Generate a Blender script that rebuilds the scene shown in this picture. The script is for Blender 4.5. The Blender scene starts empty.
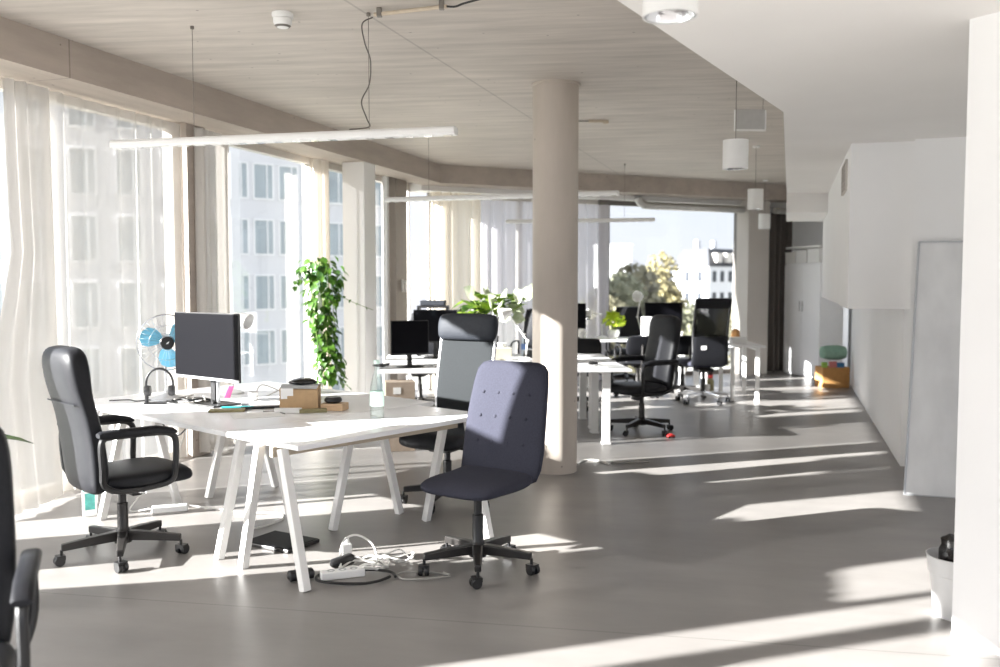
import bpy, bmesh, math, random
from mathutils import Vector, Matrix
random.seed(7)
C = bpy.context.scene.collection
PI = math.pi
rad = math.radians

# ------------------------------------------------------------------ materials
def new_mat(name):
    m = bpy.data.materials.new(name); m.use_nodes = True
    nt = m.node_tree; nt.nodes.clear()
    out = nt.nodes.new('ShaderNodeOutputMaterial')
    return m, nt, out

def pmat(name, col, rough=0.5, metal=0.0, noise=0.0, nscale=20.0, bump=0.0, bscale=80.0, spec=0.5, coat=0.0, stretch=None):
    m, nt, out = new_mat(name)
    b = nt.nodes.new('ShaderNodeBsdfPrincipled')
    b.inputs['Roughness'].default_value = rough
    b.inputs['Metallic'].default_value = metal
    b.inputs['Specular IOR Level'].default_value = spec
    b.inputs['Coat Weight'].default_value = coat
    b.inputs['Base Color'].default_value = (*col, 1)
    nt.links.new(b.outputs[0], out.inputs[0])
    tc = nt.nodes.new('ShaderNodeTexCoord')
    src = tc.outputs['Object']
    if stretch:
        mp = nt.nodes.new('ShaderNodeMapping'); mp.inputs['Scale'].default_value = stretch
        nt.links.new(src, mp.inputs[0]); src = mp.outputs[0]
    if noise > 0:
        n = nt.nodes.new('ShaderNodeTexNoise'); n.inputs['Scale'].default_value = nscale; n.inputs['Detail'].default_value = 5
        nt.links.new(src, n.inputs['Vector'])
        r = nt.nodes.new('ShaderNodeValToRGB')
        r.color_ramp.elements[0].position = 0.3; r.color_ramp.elements[1].position = 0.7
        r.color_ramp.elements[0].color = (*[c*(1-noise) for c in col], 1)
        r.color_ramp.elements[1].color = (*[min(1, c*(1+noise)) for c in col], 1)
        nt.links.new(n.outputs['Fac'], r.inputs[0]); nt.links.new(r.outputs[0], b.inputs['Base Color'])
    if bump > 0:
        n2 = nt.nodes.new('ShaderNodeTexNoise'); n2.inputs['Scale'].default_value = bscale; n2.inputs['Detail'].default_value = 4
        nt.links.new(src, n2.inputs['Vector'])
        bp = nt.nodes.new('ShaderNodeBump'); bp.inputs['Strength'].default_value = bump; bp.inputs['Distance'].default_value = 0.004
        nt.links.new(n2.outputs['Fac'], bp.inputs['Height']); nt.links.new(bp.outputs[0], b.inputs['Normal'])
    return m

def concrete(name, col, rot=0.0, stretch=(0.5, 6, 6), amt=0.12, rough=0.75, line=None, pits=True, lw=0.006, blotch=0.06):
    """board-marked concrete: streaks along one axis, soft blotches, small pits and an optional joint line"""
    m, nt, out = new_mat(name); L = nt.links.new; N = nt.nodes.new
    b = N('ShaderNodeBsdfPrincipled'); b.inputs['Roughness'].default_value = rough
    b.inputs['Specular IOR Level'].default_value = 0.35
    L(b.outputs[0], out.inputs[0])
    tc = N('ShaderNodeTexCoord'); mp = N('ShaderNodeMapping')
    mp.inputs['Rotation'].default_value = (0, 0, rot); L(tc.outputs['Object'], mp.inputs[0])
    ms = N('ShaderNodeMapping'); ms.inputs['Scale'].default_value = stretch; L(mp.outputs[0], ms.inputs[0])
    n1 = N('ShaderNodeTexNoise'); n1.inputs['Scale'].default_value = 1.6; n1.inputs['Detail'].default_value = 7; n1.inputs['Roughness'].default_value = 0.62
    L(ms.outputs[0], n1.inputs['Vector'])
    n2 = N('ShaderNodeTexNoise'); n2.inputs['Scale'].default_value = 0.9; n2.inputs['Detail'].default_value = 3
    L(tc.outputs['Object'], n2.inputs['Vector'])
    r1 = N('ShaderNodeMapRange'); r1.inputs['From Min'].default_value = 0.3; r1.inputs['From Max'].default_value = 0.7
    r1.inputs['To Min'].default_value = 1-amt; r1.inputs['To Max'].default_value = 1+amt; L(n1.outputs['Fac'], r1.inputs['Value'])
    r2 = N('ShaderNodeMapRange'); r2.inputs['From Min'].default_value = 0.3; r2.inputs['From Max'].default_value = 0.7
    r2.inputs['To Min'].default_value = 1-blotch; r2.inputs['To Max'].default_value = 1+blotch; L(n2.outputs['Fac'], r2.inputs['Value'])
    mul = N('ShaderNodeMath'); mul.operation = 'MULTIPLY'; L(r1.outputs[0], mul.inputs[0]); L(r2.outputs[0], mul.inputs[1])
    val = mul.outputs[0]
    if pits:
        v = N('ShaderNodeTexVoronoi'); v.inputs['Scale'].default_value = 5.5; L(tc.outputs['Object'], v.inputs['Vector'])
        lt = N('ShaderNodeMath'); lt.operation = 'LESS_THAN'; lt.inputs[1].default_value = 0.05; L(v.outputs['Distance'], lt.inputs[0])
        k = N('ShaderNodeMath'); k.operation = 'MULTIPLY_ADD'; k.inputs[1].default_value = -0.45; k.inputs[2].default_value = 1; L(lt.outputs[0], k.inputs[0])
        mm = N('ShaderNodeMath'); mm.operation = 'MULTIPLY'; L(val, mm.inputs[0]); L(k.outputs[0], mm.inputs[1]); val = mm.outputs[0]
    if line:
        nx, ny, c, dark = line
        dp = N('ShaderNodeVectorMath'); dp.operation = 'DOT_PRODUCT'; dp.inputs[1].default_value = (nx, ny, 0); L(tc.outputs['Object'], dp.inputs[0])
        s = N('ShaderNodeMath'); s.operation = 'SUBTRACT'; s.inputs[1].default_value = c; L(dp.outputs['Value'], s.inputs[0])
        a = N('ShaderNodeMath'); a.operation = 'ABSOLUTE'; L(s.outputs[0], a.inputs[0])
        l2 = N('ShaderNodeMath'); l2.operation = 'LESS_THAN'; l2.inputs[1].default_value = lw; L(a.outputs[0], l2.inputs[0])
        k2 = N('ShaderNodeMath'); k2.operation = 'MULTIPLY_ADD'; k2.inputs[1].default_value = -dark; k2.inputs[2].default_value = 1; L(l2.outputs[0], k2.inputs[0])
        m2 = N('ShaderNodeMath'); m2.operation = 'MULTIPLY'; L(val, m2.inputs[0]); L(k2.outputs[0], m2.inputs[1]); val = m2.outputs[0]
    vm = N('ShaderNodeVectorMath'); vm.operation = 'SCALE'; vm.inputs[0].default_value = col; L(val, vm.inputs['Scale'])
    L(vm.outputs[0], b.inputs['Base Color'])
    bp = N('ShaderNodeBump'); bp.inputs['Strength'].default_value = 0.12; bp.inputs['Distance'].default_value = 0.01
    L(n1.outputs['Fac'], bp.inputs['Height']); L(bp.outputs[0], b.inputs['Normal'])
    return m, b, nt

def glassy(name, tint=(1, 1, 1), refl=1.0, rough=0.0):
    """thin clear glazing: lets light straight through, mirrors by angle"""
    m, nt, out = new_mat(name); L = nt.links.new; N = nt.nodes.new
    t = N('ShaderNodeBsdfTransparent'); t.inputs[0].default_value = (*tint, 1)
    g = N('ShaderNodeBsdfGlossy'); g.inputs['Roughness'].default_value = rough
    ge = N('ShaderNodeNewGeometry'); io = N('ShaderNodeMapRange'); io.inputs['To Min'].default_value = 1.45; io.inputs['To Max'].default_value = 1/1.45; L(ge.outputs['Backfacing'], io.inputs['Value'])
    f = N('ShaderNodeFresnel'); L(io.outputs[0], f.inputs['IOR'])
    k = N('ShaderNodeMath'); k.operation = 'MULTIPLY'; k.inputs[1].default_value = refl; L(f.outputs[0], k.inputs[0])
    x = N('ShaderNodeMixShader'); L(k.outputs[0], x.inputs[0]); L(t.outputs[0], x.inputs[1]); L(g.outputs[0], x.inputs[2])
    L(x.outputs[0], out.inputs[0])
    return m

def sheer(name, col, clear, trans=0.6):
    """curtain cloth: part see-through weave, part diffusing"""
    m, nt, out = new_mat(name); L = nt.links.new; N = nt.nodes.new
    t = N('ShaderNodeBsdfTransparent')
    d = N('ShaderNodeBsdfDiffuse'); d.inputs[0].default_value = (*col, 1)
    tl = N('ShaderNodeBsdfTranslucent'); tl.inputs[0].default_value = (*col, 1)
    tc = N('ShaderNodeTexCoord'); n = N('ShaderNodeTexNoise'); n.inputs['Scale'].default_value = 900
    L(tc.outputs['Object'], n.inputs['Vector'])
    mr = N('ShaderNodeMapRange'); mr.inputs['To Min'].default_value = clear*0.8; mr.inputs['To Max'].default_value = clear*1.2
    L(n.outputs['Fac'], mr.inputs['Value'])
    a = N('ShaderNodeMixShader'); a.inputs[0].default_value = trans; L(d.outputs[0], a.inputs[1]); L(tl.outputs[0], a.inputs[2])
    x = N('ShaderNodeMixShader'); L(mr.outputs[0], x.inputs[0]); L(a.outputs[0], x.inputs[1]); L(t.outputs[0], x.inputs[2])
    L(x.outputs[0], out.inputs[0])
    return m

def leafmat(name, col, col2, rough=0.4):
    m, nt, out = new_mat(name); L = nt.links.new; N = nt.nodes.new
    tc = N('ShaderNodeTexCoord'); n = N('ShaderNodeTexNoise'); n.inputs['Scale'].default_value = 14
    L(tc.outputs['Object'], n.inputs['Vector'])
    r = N('ShaderNodeValToRGB'); r.color_ramp.elements[0].position = 0.35; r.color_ramp.elements[1].position = 0.65
    r.color_ramp.elements[0].color = (*col, 1); r.color_ramp.elements[1].color = (*col2, 1); L(n.outputs['Fac'], r.inputs[0])
    b = N('ShaderNodeBsdfPrincipled'); b.inputs['Roughness'].default_value = rough; L(r.outputs[0], b.inputs['Base Color'])
    tl = N('ShaderNodeBsdfTranslucent'); L(r.outputs[0], tl.inputs[0])
    x = N('ShaderNodeMixShader'); x.inputs[0].default_value = 0.35; L(b.outputs[0], x.inputs[1]); L(tl.outputs[0], x.inputs[2])
    L(x.outputs[0], out.inputs[0])
    return m

UROT = math.atan2(0.953, 0.303)          # heading of the window wall
M = {}
M['floor'], fb, fnt = concrete('polished_concrete', (0.225, 0.212, 0.202), 0.2, (0.9, 2.2, 1), 0.10, 0.36, line=(0.18, 0.984, 3.947, 0.35), pits=False, lw=0.004, blotch=0.10)
fb.inputs['Specular IOR Level'].default_value = 0.45
M['ceil'], _, _ = concrete('ceiling_concrete', (0.52, 0.475, 0.432), 0.12, (0.7, 5.5, 1), 0.17, 0.6, line=(0.953, -0.303, -2.40, 0.25), lw=0.009)
M['beam'], _, _ = concrete('beam_concrete', (0.42, 0.365, 0.32), -UROT, (0.8, 4, 4), 0.12, line=(.303, .953, 4.86, .35))
M['column'], _, _ = concrete('column_concrete', (0.50, 0.445, 0.39), 0, (2.5, 2.5, 0.5), 0.08, 0.42)
M['plaster'] = pmat('white_plaster', (0.915, 0.912, 0.908), 0.85, noise=0.015, nscale=2)
M['soffit'] = pmat('soffit_plaster', (0.89, 0.87, 0.85), 0.85, noise=0.015, nscale=2)
M['greyplaster'] = pmat('grey_plaster', (0.56, 0.525, 0.49), 0.85, noise=0.03, nscale=3)
M['whitecol'] = pmat('painted_column', (0.78, 0.77, 0.76), 0.6, noise=0.015, nscale=3)
M['frame'] = pmat('window_frame_paint', (0.55, 0.52, 0.48), 0.45, noise=0.02)
M['darkframe'] = pmat('dark_window_frame', (0.16, 0.145, 0.13), 0.45, noise=0.03)
M['whiteframe'] = pmat('white_window_frame', (0.80, 0.80, 0.80), 0.4, noise=0.01)
M['glass'] = glassy('window_glass', (0.97, 0.98, 0.98), 0.8)
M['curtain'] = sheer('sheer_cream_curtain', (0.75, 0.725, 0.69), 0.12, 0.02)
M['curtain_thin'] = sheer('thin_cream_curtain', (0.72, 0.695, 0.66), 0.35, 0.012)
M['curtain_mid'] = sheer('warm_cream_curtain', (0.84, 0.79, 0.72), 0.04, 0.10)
M['curtain_fill'] = sheer('unseen_fill_curtain', (0.88, 0.87, 0.86), 0.03, 0.55)  # extra translucent so the unseen curtains act as fill light for the right walls
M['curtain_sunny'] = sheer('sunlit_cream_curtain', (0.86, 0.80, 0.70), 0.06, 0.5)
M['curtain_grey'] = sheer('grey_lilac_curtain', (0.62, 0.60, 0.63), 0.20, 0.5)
M['curtain_dark'] = pmat('charcoal_curtain', (0.10, 0.088, 0.08), 0.9, noise=0.1, nscale=40)
M['desk'] = pmat('white_laminate', (0.83, 0.83, 0.84), 0.32, noise=0.01, nscale=4)
M['deskedge'] = pmat('white_lacquer', (0.80, 0.79, 0.77), 0.4, noise=0.01)
M['rail'] = pmat('pale_wood', (0.52, 0.44, 0.34), 0.6, noise=0.1, nscale=12, stretch=(1, 8, 8))
M['leather'] = pmat('black_leather', (0.013, 0.0135, 0.0165), 0.45, noise=0.12, nscale=60, bump=0.25, bscale=260, spec=0.22)
M['leather2'] = pmat('anthracite_leather', (0.026, 0.029, 0.036), 0.6, noise=0.08, nscale=40, bump=0.25, bscale=220, spec=0.2)
M['fabric'] = pmat('navy_black_fabric', (0.036, 0.037, 0.052), 0.95, noise=0.12, nscale=120, bump=0.3, bscale=500, spec=0.2)
M['meshcloth'] = pmat('grey_mesh_fabric', (0.018, 0.0205, 0.0225), 0.9, noise=0.15, nscale=160, bump=0.3, bscale=600, spec=0.3)
M['blackplastic'] = pmat('black_plastic', (0.010, 0.010, 0.011), 0.4, noise=0.05)
M['darkmetal'] = pmat('dark_painted_steel', (0.024, 0.022, 0.021), 0.35, metal=0.2, noise=0.03)
M['chrome'] = pmat('polished_aluminium', (0.72, 0.73, 0.75), 0.18, metal=1.0, noise=0.02)
M['silver'] = pmat('silver_plastic', (0.55, 0.56, 0.58), 0.35, metal=0.4, noise=0.02)
M['screen'] = pmat('monitor_screen', (0.004, 0.004, 0.0055), 0.45, noise=0.03, spec=0.05)
M['whiteplastic'] = pmat('white_plastic', (0.80, 0.80, 0.79), 0.35, noise=0.01)
M['whitemetal'] = pmat('white_metal', (0.82, 0.82, 0.81), 0.35, noise=0.01)
M['blue'] = pmat('blue_translucent_blade', (0.20, 0.62, 0.88), 0.3, noise=0.03)
M['cardboard'] = pmat('cardboard', (0.46, 0.31, 0.17), 0.85, noise=0.06, nscale=30)
M['brownbox'] = pmat('grey_brown_box', (0.36, 0.29, 0.23), 0.8, noise=0.08, nscale=20)
M['orangebox'] = pmat('orange_brown_box', (0.52, 0.27, 0.09), 0.8, noise=0.06, nscale=20)
M['lightwood'] = pmat('light_wood_box', (0.60, 0.42, 0.26), 0.6, noise=0.1, nscale=14, stretch=(1, 8, 8))
M['pink'] = pmat('pink_paper', (0.85, 0.16, 0.42), 0.8, noise=0.03)
M['paper'] = pmat('white_paper', (0.83, 0.83, 0.82), 0.8, noise=0.01)
M['greypaper'] = pmat('grey_paper', (0.45, 0.46, 0.47), 0.7, noise=0.05)
M['teal'] = pmat('teal_plastic', (0.03, 0.36, 0.38), 0.4, noise=0.03)
M['tealcard'] = pmat('teal_printed_card', (0.10, 0.42, 0.38), 0.6, noise=0.3, nscale=22)
M['olive'] = pmat('olive_card', (0.25, 0.22, 0.11), 0.6, noise=0.15, nscale=30)
M['yellow'] = pmat('yellow_plastic', (0.80, 0.55, 0.03), 0.5, noise=0.03)
M['red'] = pmat('red_plastic', (0.65, 0.04, 0.04), 0.4, noise=0.05)
M['greenbag'] = pmat('sage_green_fabric', (0.25, 0.40, 0.31), 0.9, noise=0.1, nscale=20, bump=0.4, bscale=60)
M['bookblue'] = pmat('blue_cover', (0.05, 0.20, 0.42), 0.5, noise=0.05)
M['bookred'] = pmat('coral_cover', (0.62, 0.20, 0.19), 0.5, noise=0.05)
M['booklime'] = pmat('lime_cover', (0.35, 0.60, 0.10), 0.5, noise=0.05)
M['greybox'] = pmat('beige_tissue_box', (0.42, 0.40, 0.33), 0.7, noise=0.05)
M['panel'] = pmat('scuffed_white_panel', (0.80, 0.805, 0.81), 0.3, noise=0.07, nscale=5, stretch=(1, 1, 0.5))
M['alum'] = pmat('brushed_aluminium', (0.50, 0.50, 0.50), 0.35, metal=0.8, noise=0.05)
M['duct'] = pmat('galvanised_duct', (0.50, 0.49, 0.47), 0.35, metal=0.7, noise=0.08, nscale=10)
M['cabinet'] = pmat('cabinet_white', (0.93, 0.935, 0.95), 0.4, noise=0.01)
M['bin'] = pmat('white_bin_plastic', (0.74, 0.74, 0.74), 0.35, noise=0.01)
M['bag'] = pmat('black_bag_plastic', (0.015, 0.013, 0.013), 0.25, noise=0.1)
M['cable_b'] = pmat('black_cable', (0.018, 0.018, 0.018), 0.45, noise=0.05)
M['cable_d'] = pmat('grey_brown_cable', (0.11, 0.095, 0.085), 0.5, noise=0.05)
M['cable_g'] = pmat('grey_cable', (0.30, 0.29, 0.27), 0.5, noise=0.05)
M['cable_w'] = pmat('white_cable', (0.72, 0.71, 0.68), 0.45, noise=0.02)
M['steelwire'] = pmat('thin_steel_wire', (0.22, 0.20, 0.18), 0.5, metal=0.4, noise=0.02)
M['leaf'] = leafmat('pothos_leaf', (0.022, 0.075, 0.010), (0.085, 0.19, 0.020))
M['leafdark'] = leafmat('rubber_leaf', (0.020, 0.055, 0.012), (0.07, 0.13, 0.02), 0.3)
M['leafpale'] = leafmat('variegated_leaf', (0.32, 0.38, 0.24), (0.58, 0.60, 0.48))
M['leafbush'] = leafmat('bouquet_leaf', (0.10, 0.20, 0.02), (0.30, 0.42, 0.05))
M['lime'] = leafmat('lime_petal', (0.42, 0.60, 0.02), (0.62, 0.72, 0.06), 0.6)
M['stem'] = pmat('plant_stem', (0.16, 0.22, 0.05), 0.6, noise=0.1)
M['jar'] = glassy('clear_jar_glass', (0.86, 0.95, 0.92), 1.0, 0.02)
M['bottleglass'] = glassy('clear_bottle_glass', (0.962, 0.99, 0.982), 1.3, 0.01)
M['pet'] = glassy('clear_plastic_bottle', (0.88, 0.93, 0.97), 1.0, 0.05)
M['labelgreen'] = pmat('mint_paper_label', (0.58, 0.74, 0.67), 0.6, noise=0.05)
M['labelblue'] = pmat('blue_paper_label', (0.10, 0.18, 0.42), 0.5, noise=0.05)
M['amber'] = pmat('amber_wood', (0.55, 0.28, 0.10), 0.5, noise=0.1)
M['facade'] = pmat('white_render_facade', (0.62, 0.62, 0.64), 0.8, noise=0.01)
M['facadewin'] = pmat('facade_window_glass', (0.33, 0.375, 0.40), 0.3, noise=0.15, nscale=0.6)
M['facadeblue'] = pmat('pale_blue_panel', (0.42, 0.52, 0.68), 0.5, noise=0.05)
M['housewin'] = pmat('dark_house_window', (0.03, 0.035, 0.045), 0.3, noise=0.05)
M['slate'] = pmat('slate_roof', (0.030, 0.032, 0.040), 0.6, noise=0.1, nscale=3)
M['ground'] = pmat('far_ground', (0.26, 0.26, 0.23), 0.9, noise=0.1, nscale=0.1)
M['bark'] = pmat('bark', (0.15, 0.12, 0.09), 0.9, noise=0.2, nscale=4)
M['tree1'] = leafmat('olive_tree_leaf', (0.17, 0.16, 0.10), (0.26, 0.24, 0.16), 0.8)
M['tree2'] = leafmat('grey_green_tree_leaf', (0.15, 0.16, 0.105), (0.25, 0.25, 0.17), 0.8)
M['tree3'] = leafmat('yellowing_tree_leaf', (0.24, 0.21, 0.10), (0.34, 0.30, 0.16), 0.8)

# ------------------------------------------------------------------ mesh helpers
class MB:
    def __init__(s): s.v = []; s.f = []
    def add(s, vs, fs, X=None):
        o = len(s.v)
        s.v += [tuple((X @ Vector(p)) if X else p) for p in vs]
        s.f += [tuple(i+o for i in q) for q in fs]
        return s
    def box(s, c, d, X=None, rz=0.0):
        x, y, z = d[0]/2, d[1]/2, d[2]/2
        vs = [(a*x, b*y, e*z) for e in (-1, 1) for a, b in ((-1, -1), (1, -1), (1, 1), (-1, 1))]
        T = Matrix.Translation(c) @ Matrix.Rotation(rz, 4, 'Z')
        if X: T = X @ T
        return s.add(vs, [(3, 2, 1, 0), (4, 5, 6, 7), (0, 1, 5, 4), (1, 2, 6, 5), (2, 3, 7, 6), (3, 0, 4, 7)], T)
    def prism(s, pts, z0, z1, X=None):
        n = len(pts)
        a = sum(pts[i][0]*pts[(i+1) % n][1]-pts[(i+1) % n][0]*pts[i][1] for i in range(n))
        if a < 0: pts = pts[::-1]
        vs = [(p[0], p[1], z0) for p in pts]+[(p[0], p[1], z1) for p in pts]
        fs = [tuple(range(n-1, -1, -1)), tuple(range(n, 2*n))]+[(i, (i+1) % n, n+(i+1) % n, n+i) for i in range(n)]
        return s.add(vs, fs, X)
    def loft(s, rings, X=None, cap=True, closed=False):
        n = len(rings[0]); vs = [p for r in rings for p in r]; fs = []
        m = len(rings)
        for k in range(m if closed else m-1):
            for i in range(n):
                j = (i+1) % n; q = ((k+1) % m)*n
                fs.append((k*n+i, k*n+j, q+j, q+i))
        if cap and not closed:
            fs.append(tuple(range(n-1, -1, -1))); fs.append(tuple((m-1)*n+i for i in range(n)))
        return s.add(vs, fs, X)
    def tube(s, pts, r, n=8, closed=False, X=None, sq=False, smooth=0):
        pts = [Vector(p) for p in pts]
        if smooth and len(pts) > 2: pts = spline(pts, smooth, closed)
        m = len(pts); rings = []
        up = None
        for i, p in enumerate(pts):
            if closed: t = pts[(i+1) % m]-pts[i-1]
            else: t = pts[min(i+1, m-1)]-pts[max(i-1, 0)]
            t.normalize()
            if up is None:
                up = Vector((0, 0, 1)) if abs(t.z) < 0.9 else Vector((1, 0, 0))
            sd = t.cross(up)
            if sd.length < 1e-4: sd = t.orthogonal()
            sd.normalize(); up = sd.cross(t).normalized()
            rr = r[i] if isinstance(r, (list, tuple)) else r
            a0 = PI/n
            rings.append([tuple(p+(sd*math.cos(a0+2*PI*k/n)+up*math.sin(a0+2*PI*k/n))*rr) for k in range(n)])
        return s.loft(rings, X, True, closed)
    def bar(s, p, q, w, d=None, X=None, up=(0, 0, 1)):
        """square-section bar from p to q"""
        p, q = Vector(p), Vector(q); d = d or w; t = (q-p).normalized(); u = Vector(up)
        sd = t.cross(u)
        if sd.length < 1e-3: sd = t.cross(Vector((1, 0, 0)))
        sd.normalize(); u2 = sd.cross(t).normalized()
        rings = [[tuple(c+sd*a*w/2+u2*b*d/2) for a, b in ((-1, -1), (1, -1), (1, 1), (-1, 1))] for c in (p, q)]
        return s.loft(rings, X)
    def lathe(s, prof, n=20, X=None, cap=True):
        rings = [[(r*math.cos(2*PI*k/n), r*math.sin(2*PI*k/n), z) for k in range(n)] for r, z in prof]
        return s.loft(rings, X, cap)
    def leaf(s, p, d, up, L, W, bend=0.2):
        p, d, up = Vector(p), Vector(d).normalized(), Vector(up)
        sd = d.cross(up)
        if sd.length < 1e-3: sd = d.orthogonal()
        sd.normalize(); nr = sd.cross(d)
        prof = [(0, .03), (.22, .42), (.5, .5), (.78, .3), (1, .02)]
        vs = []
        for t, w in prof:
            c = p+d*L*t-nr*bend*L*t*t
            vs += [tuple(c-sd*W*w+nr*W*w*.25), tuple(c), tuple(c+sd*W*w+nr*W*w*.25)]
        fs = []
        for k in range(4):
            a = k*3
            fs += [(a, a+1, a+4, a+3), (a+1, a+2, a+5, a+4)]
        return s.add(vs, fs)
    def build(s, name, m, parent=None, smooth=False, bevel=0.0, seg=2, sub=0, loc=None, rz=0.0):
        me = bpy.data.meshes.new(name); me.from_pydata(s.v, [], s.f); me.update()
        bm = bmesh.new(); bm.from_mesh(me); bmesh.ops.recalc_face_normals(bm, faces=bm.faces); bm.to_mesh(me); bm.free()
        me.materials.append(m)
        o = bpy.data.objects.new(name, me); C.objects.link(o)
        if parent: o.parent = parent
        if loc: o.location = loc
        o.rotation_euler[2] = rz
        if smooth:
            for p in me.polygons: p.use_smooth = True
        if bevel > 0:
            b = o.modifiers.new('Bevel', 'BEVEL'); b.width = bevel; b.segments = seg; b.limit_method = 'ANGLE'; b.angle_limit = rad(35)
            if smooth: b.harden_normals = False
        if sub:
            q = o.modifiers.new('Subd', 'SUBSURF'); q.levels = sub; q.render_levels = sub
        if smooth and not sub:
            try: me.set_sharp_from_angle(angle=rad(42))
            except Exception: pass
        return o

def spline(pts, k, closed=False):
    out = []; n = len(pts)
    rng = range(n if closed else n-1)
    for i in rng:
        if closed: a, b, c, d = pts[i-1], pts[i], pts[(i+1) % n], pts[(i+2) % n]
        else: a, b, c, d = pts[max(i-1, 0)], pts[i], pts[i+1], pts[min(i+2, n-1)]
        for j in range(k):
            t = j/k
            out.append(0.5*((2*b)+(c-a)*t+(2*a-5*b+4*c-d)*t*t+(3*b-a-3*c+d)*t**3))
    if not closed: out.append(pts[-1])
    return out

def sring(c, ax, ay, a, b, n=28, e=3.2):
    """super-ellipse ring"""
    c, ax, ay = Vector(c), Vector(ax), Vector(ay); r = []
    for k in range(n):
        t = 2*PI*k/n; co, si = math.cos(t), math.sin(t)
        x = a*math.copysign(abs(co)**(2/e), co); y = b*math.copysign(abs(si)**(2/e), si)
        r.append(tuple(c+ax*x+ay*y))
    return r

def tag(o, label, cat, group=None, kind=None):
    o['label'] = label; o['category'] = cat
    if group: o['group'] = group
    if kind: o['kind'] = kind
    return o

def thing(name, label, cat, loc=(0, 0, 0), rz=0.0, group=None):
    o = bpy.data.objects.new(name, None); C.objects.link(o)
    o.empty_display_size = 0.1
    o.location = loc; o.rotation_euler = (0, 0, rz)
    return tag(o, label, cat, group)

def struct(o):
    o['kind'] = 'structure'; return o

def sroot(name):
    o = bpy.data.objects.new(name, None); C.objects.link(o); return struct(o)

def dup(root, loc, rz, label, group=None):
    r = root.copy(); C.objects.link(r); r.location = loc; r.rotation_euler = (0, 0, rz)
    r['label'] = label
    if group: r['group'] = group
    def rec(src, dst):
        for ch in src.children:
            c = ch.copy(); C.objects.link(c); c.parent = dst; rec(ch, c)
    rec(root, r)
    return r

# ------------------------------------------------------------------ frames of the place
A = Vector((-2.988, 5.48, 0)); U = Vector((0.303, 0.953, 0)); NO = Vector((-0.953, 0.303, 0))    # window wall (beam face), along, outward
B = Vector((-0.808, 12.335, 0)); W = Vector((0.905, 0.4254, 0)); N2 = Vector((-0.4254, 0.905, 0))  # far wall
CEIL, BEAM, SOF = 3.14, 2.89, 2.66
def F(s, off, z=0.0):
    p = A+U*s+NO*off; return Vector((p.x, p.y, z))
def G(t, off, z=0.0):
    p = B+W*t+N2*off; return Vector((p.x, p.y, z))
def xy(v): return (v.x, v.y)
AU, AW = math.atan2(U.y, U.x), math.atan2(W.y, W.x)
SC = {0.0: 7.193, 0.34: 7.341, 0.6: 7.455, 0.7: 7.498, 0.62: 7.463, 0.45: 7.389, 0.8: 7.54}   # corner along the window wall
Q0 = lambda q, Y: ((q+0.303*Y)/0.953, Y)     # point of the plane q = const (parallel to the window wall)

# ------------------------------------------------------------------ setting
room = [xy(F(-6.6, .72)), xy(F(SC[0.7], .7)), xy(G(8.2, .7)), (9.2, 15.0), (7.0, -1.0)]
struct(MB().prism(room, -0.3, 0.0).build('floor', M['floor']))
struct(MB().prism([xy(F(-6.6, 1.1)), xy(F(SC[0.8], .8)+NO*.3+U*.1), xy(G(8.2, .9)), (9.2, 15.2), (7.0, -1.0)], CEIL, CEIL+0.3).build('ceiling', M['ceil']))
# beam along the window wall and along the far wall
struct(MB().prism([xy(F(-6.6, 0)), xy(F(SC[0.0], 0)), xy(F(SC[0.34], .34)), xy(F(-6.6, .34))], BEAM, CEIL).build('ceiling_beam', M['beam']))
struct(MB().prism([xy(F(SC[0.0], 0)), xy(G(8.2, 0)), xy(G(8.2, .40)), xy(F(SC[0.34], .34))], BEAM, CEIL).build('ceiling_beam', M['beam']))
# window head behind the beams (lower lintel on the far side)
struct(MB().prism([xy(F(-6.6, .34)), xy(F(SC[0.34], .34)), xy(F(SC[0.7], .7)), xy(F(-6.6, .72))], BEAM+.04, CEIL).build('trim_1', M['beam']))
struct(MB().prism([xy(F(SC[0.34], .34)), xy(G(8.2, .40)), xy(G(8.2, .72)), xy(F(SC[0.7], .7))], 2.815, CEIL).build('trim_2', M['whitecol']))

# round column
col = MB()
col.lathe([(0.185, 0), (0.185, CEIL-0.02), (0.197, CEIL-0.015), (0.197, CEIL)], 48)
struct(col.build('column', M['column'], smooth=True, loc=(0.45, 7.36, 0)))
# square white column under the beam
sq = MB().prism([xy(F(4.86, -.002)), xy(F(5.15, -.002)), xy(F(5.15, .27)), xy(F(4.86, .27))], 0, BEAM)
struct(sq.build('column', M['whitecol'], bevel=.006))
# concrete pier behind the sheer curtain
struct(MB().prism([xy(F(2.36, .46)), xy(F(2.62, .46)), xy(F(2.62, .68)), xy(F(2.36, .68))], 0, BEAM+.04).build('column', M['beam']))

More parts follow.
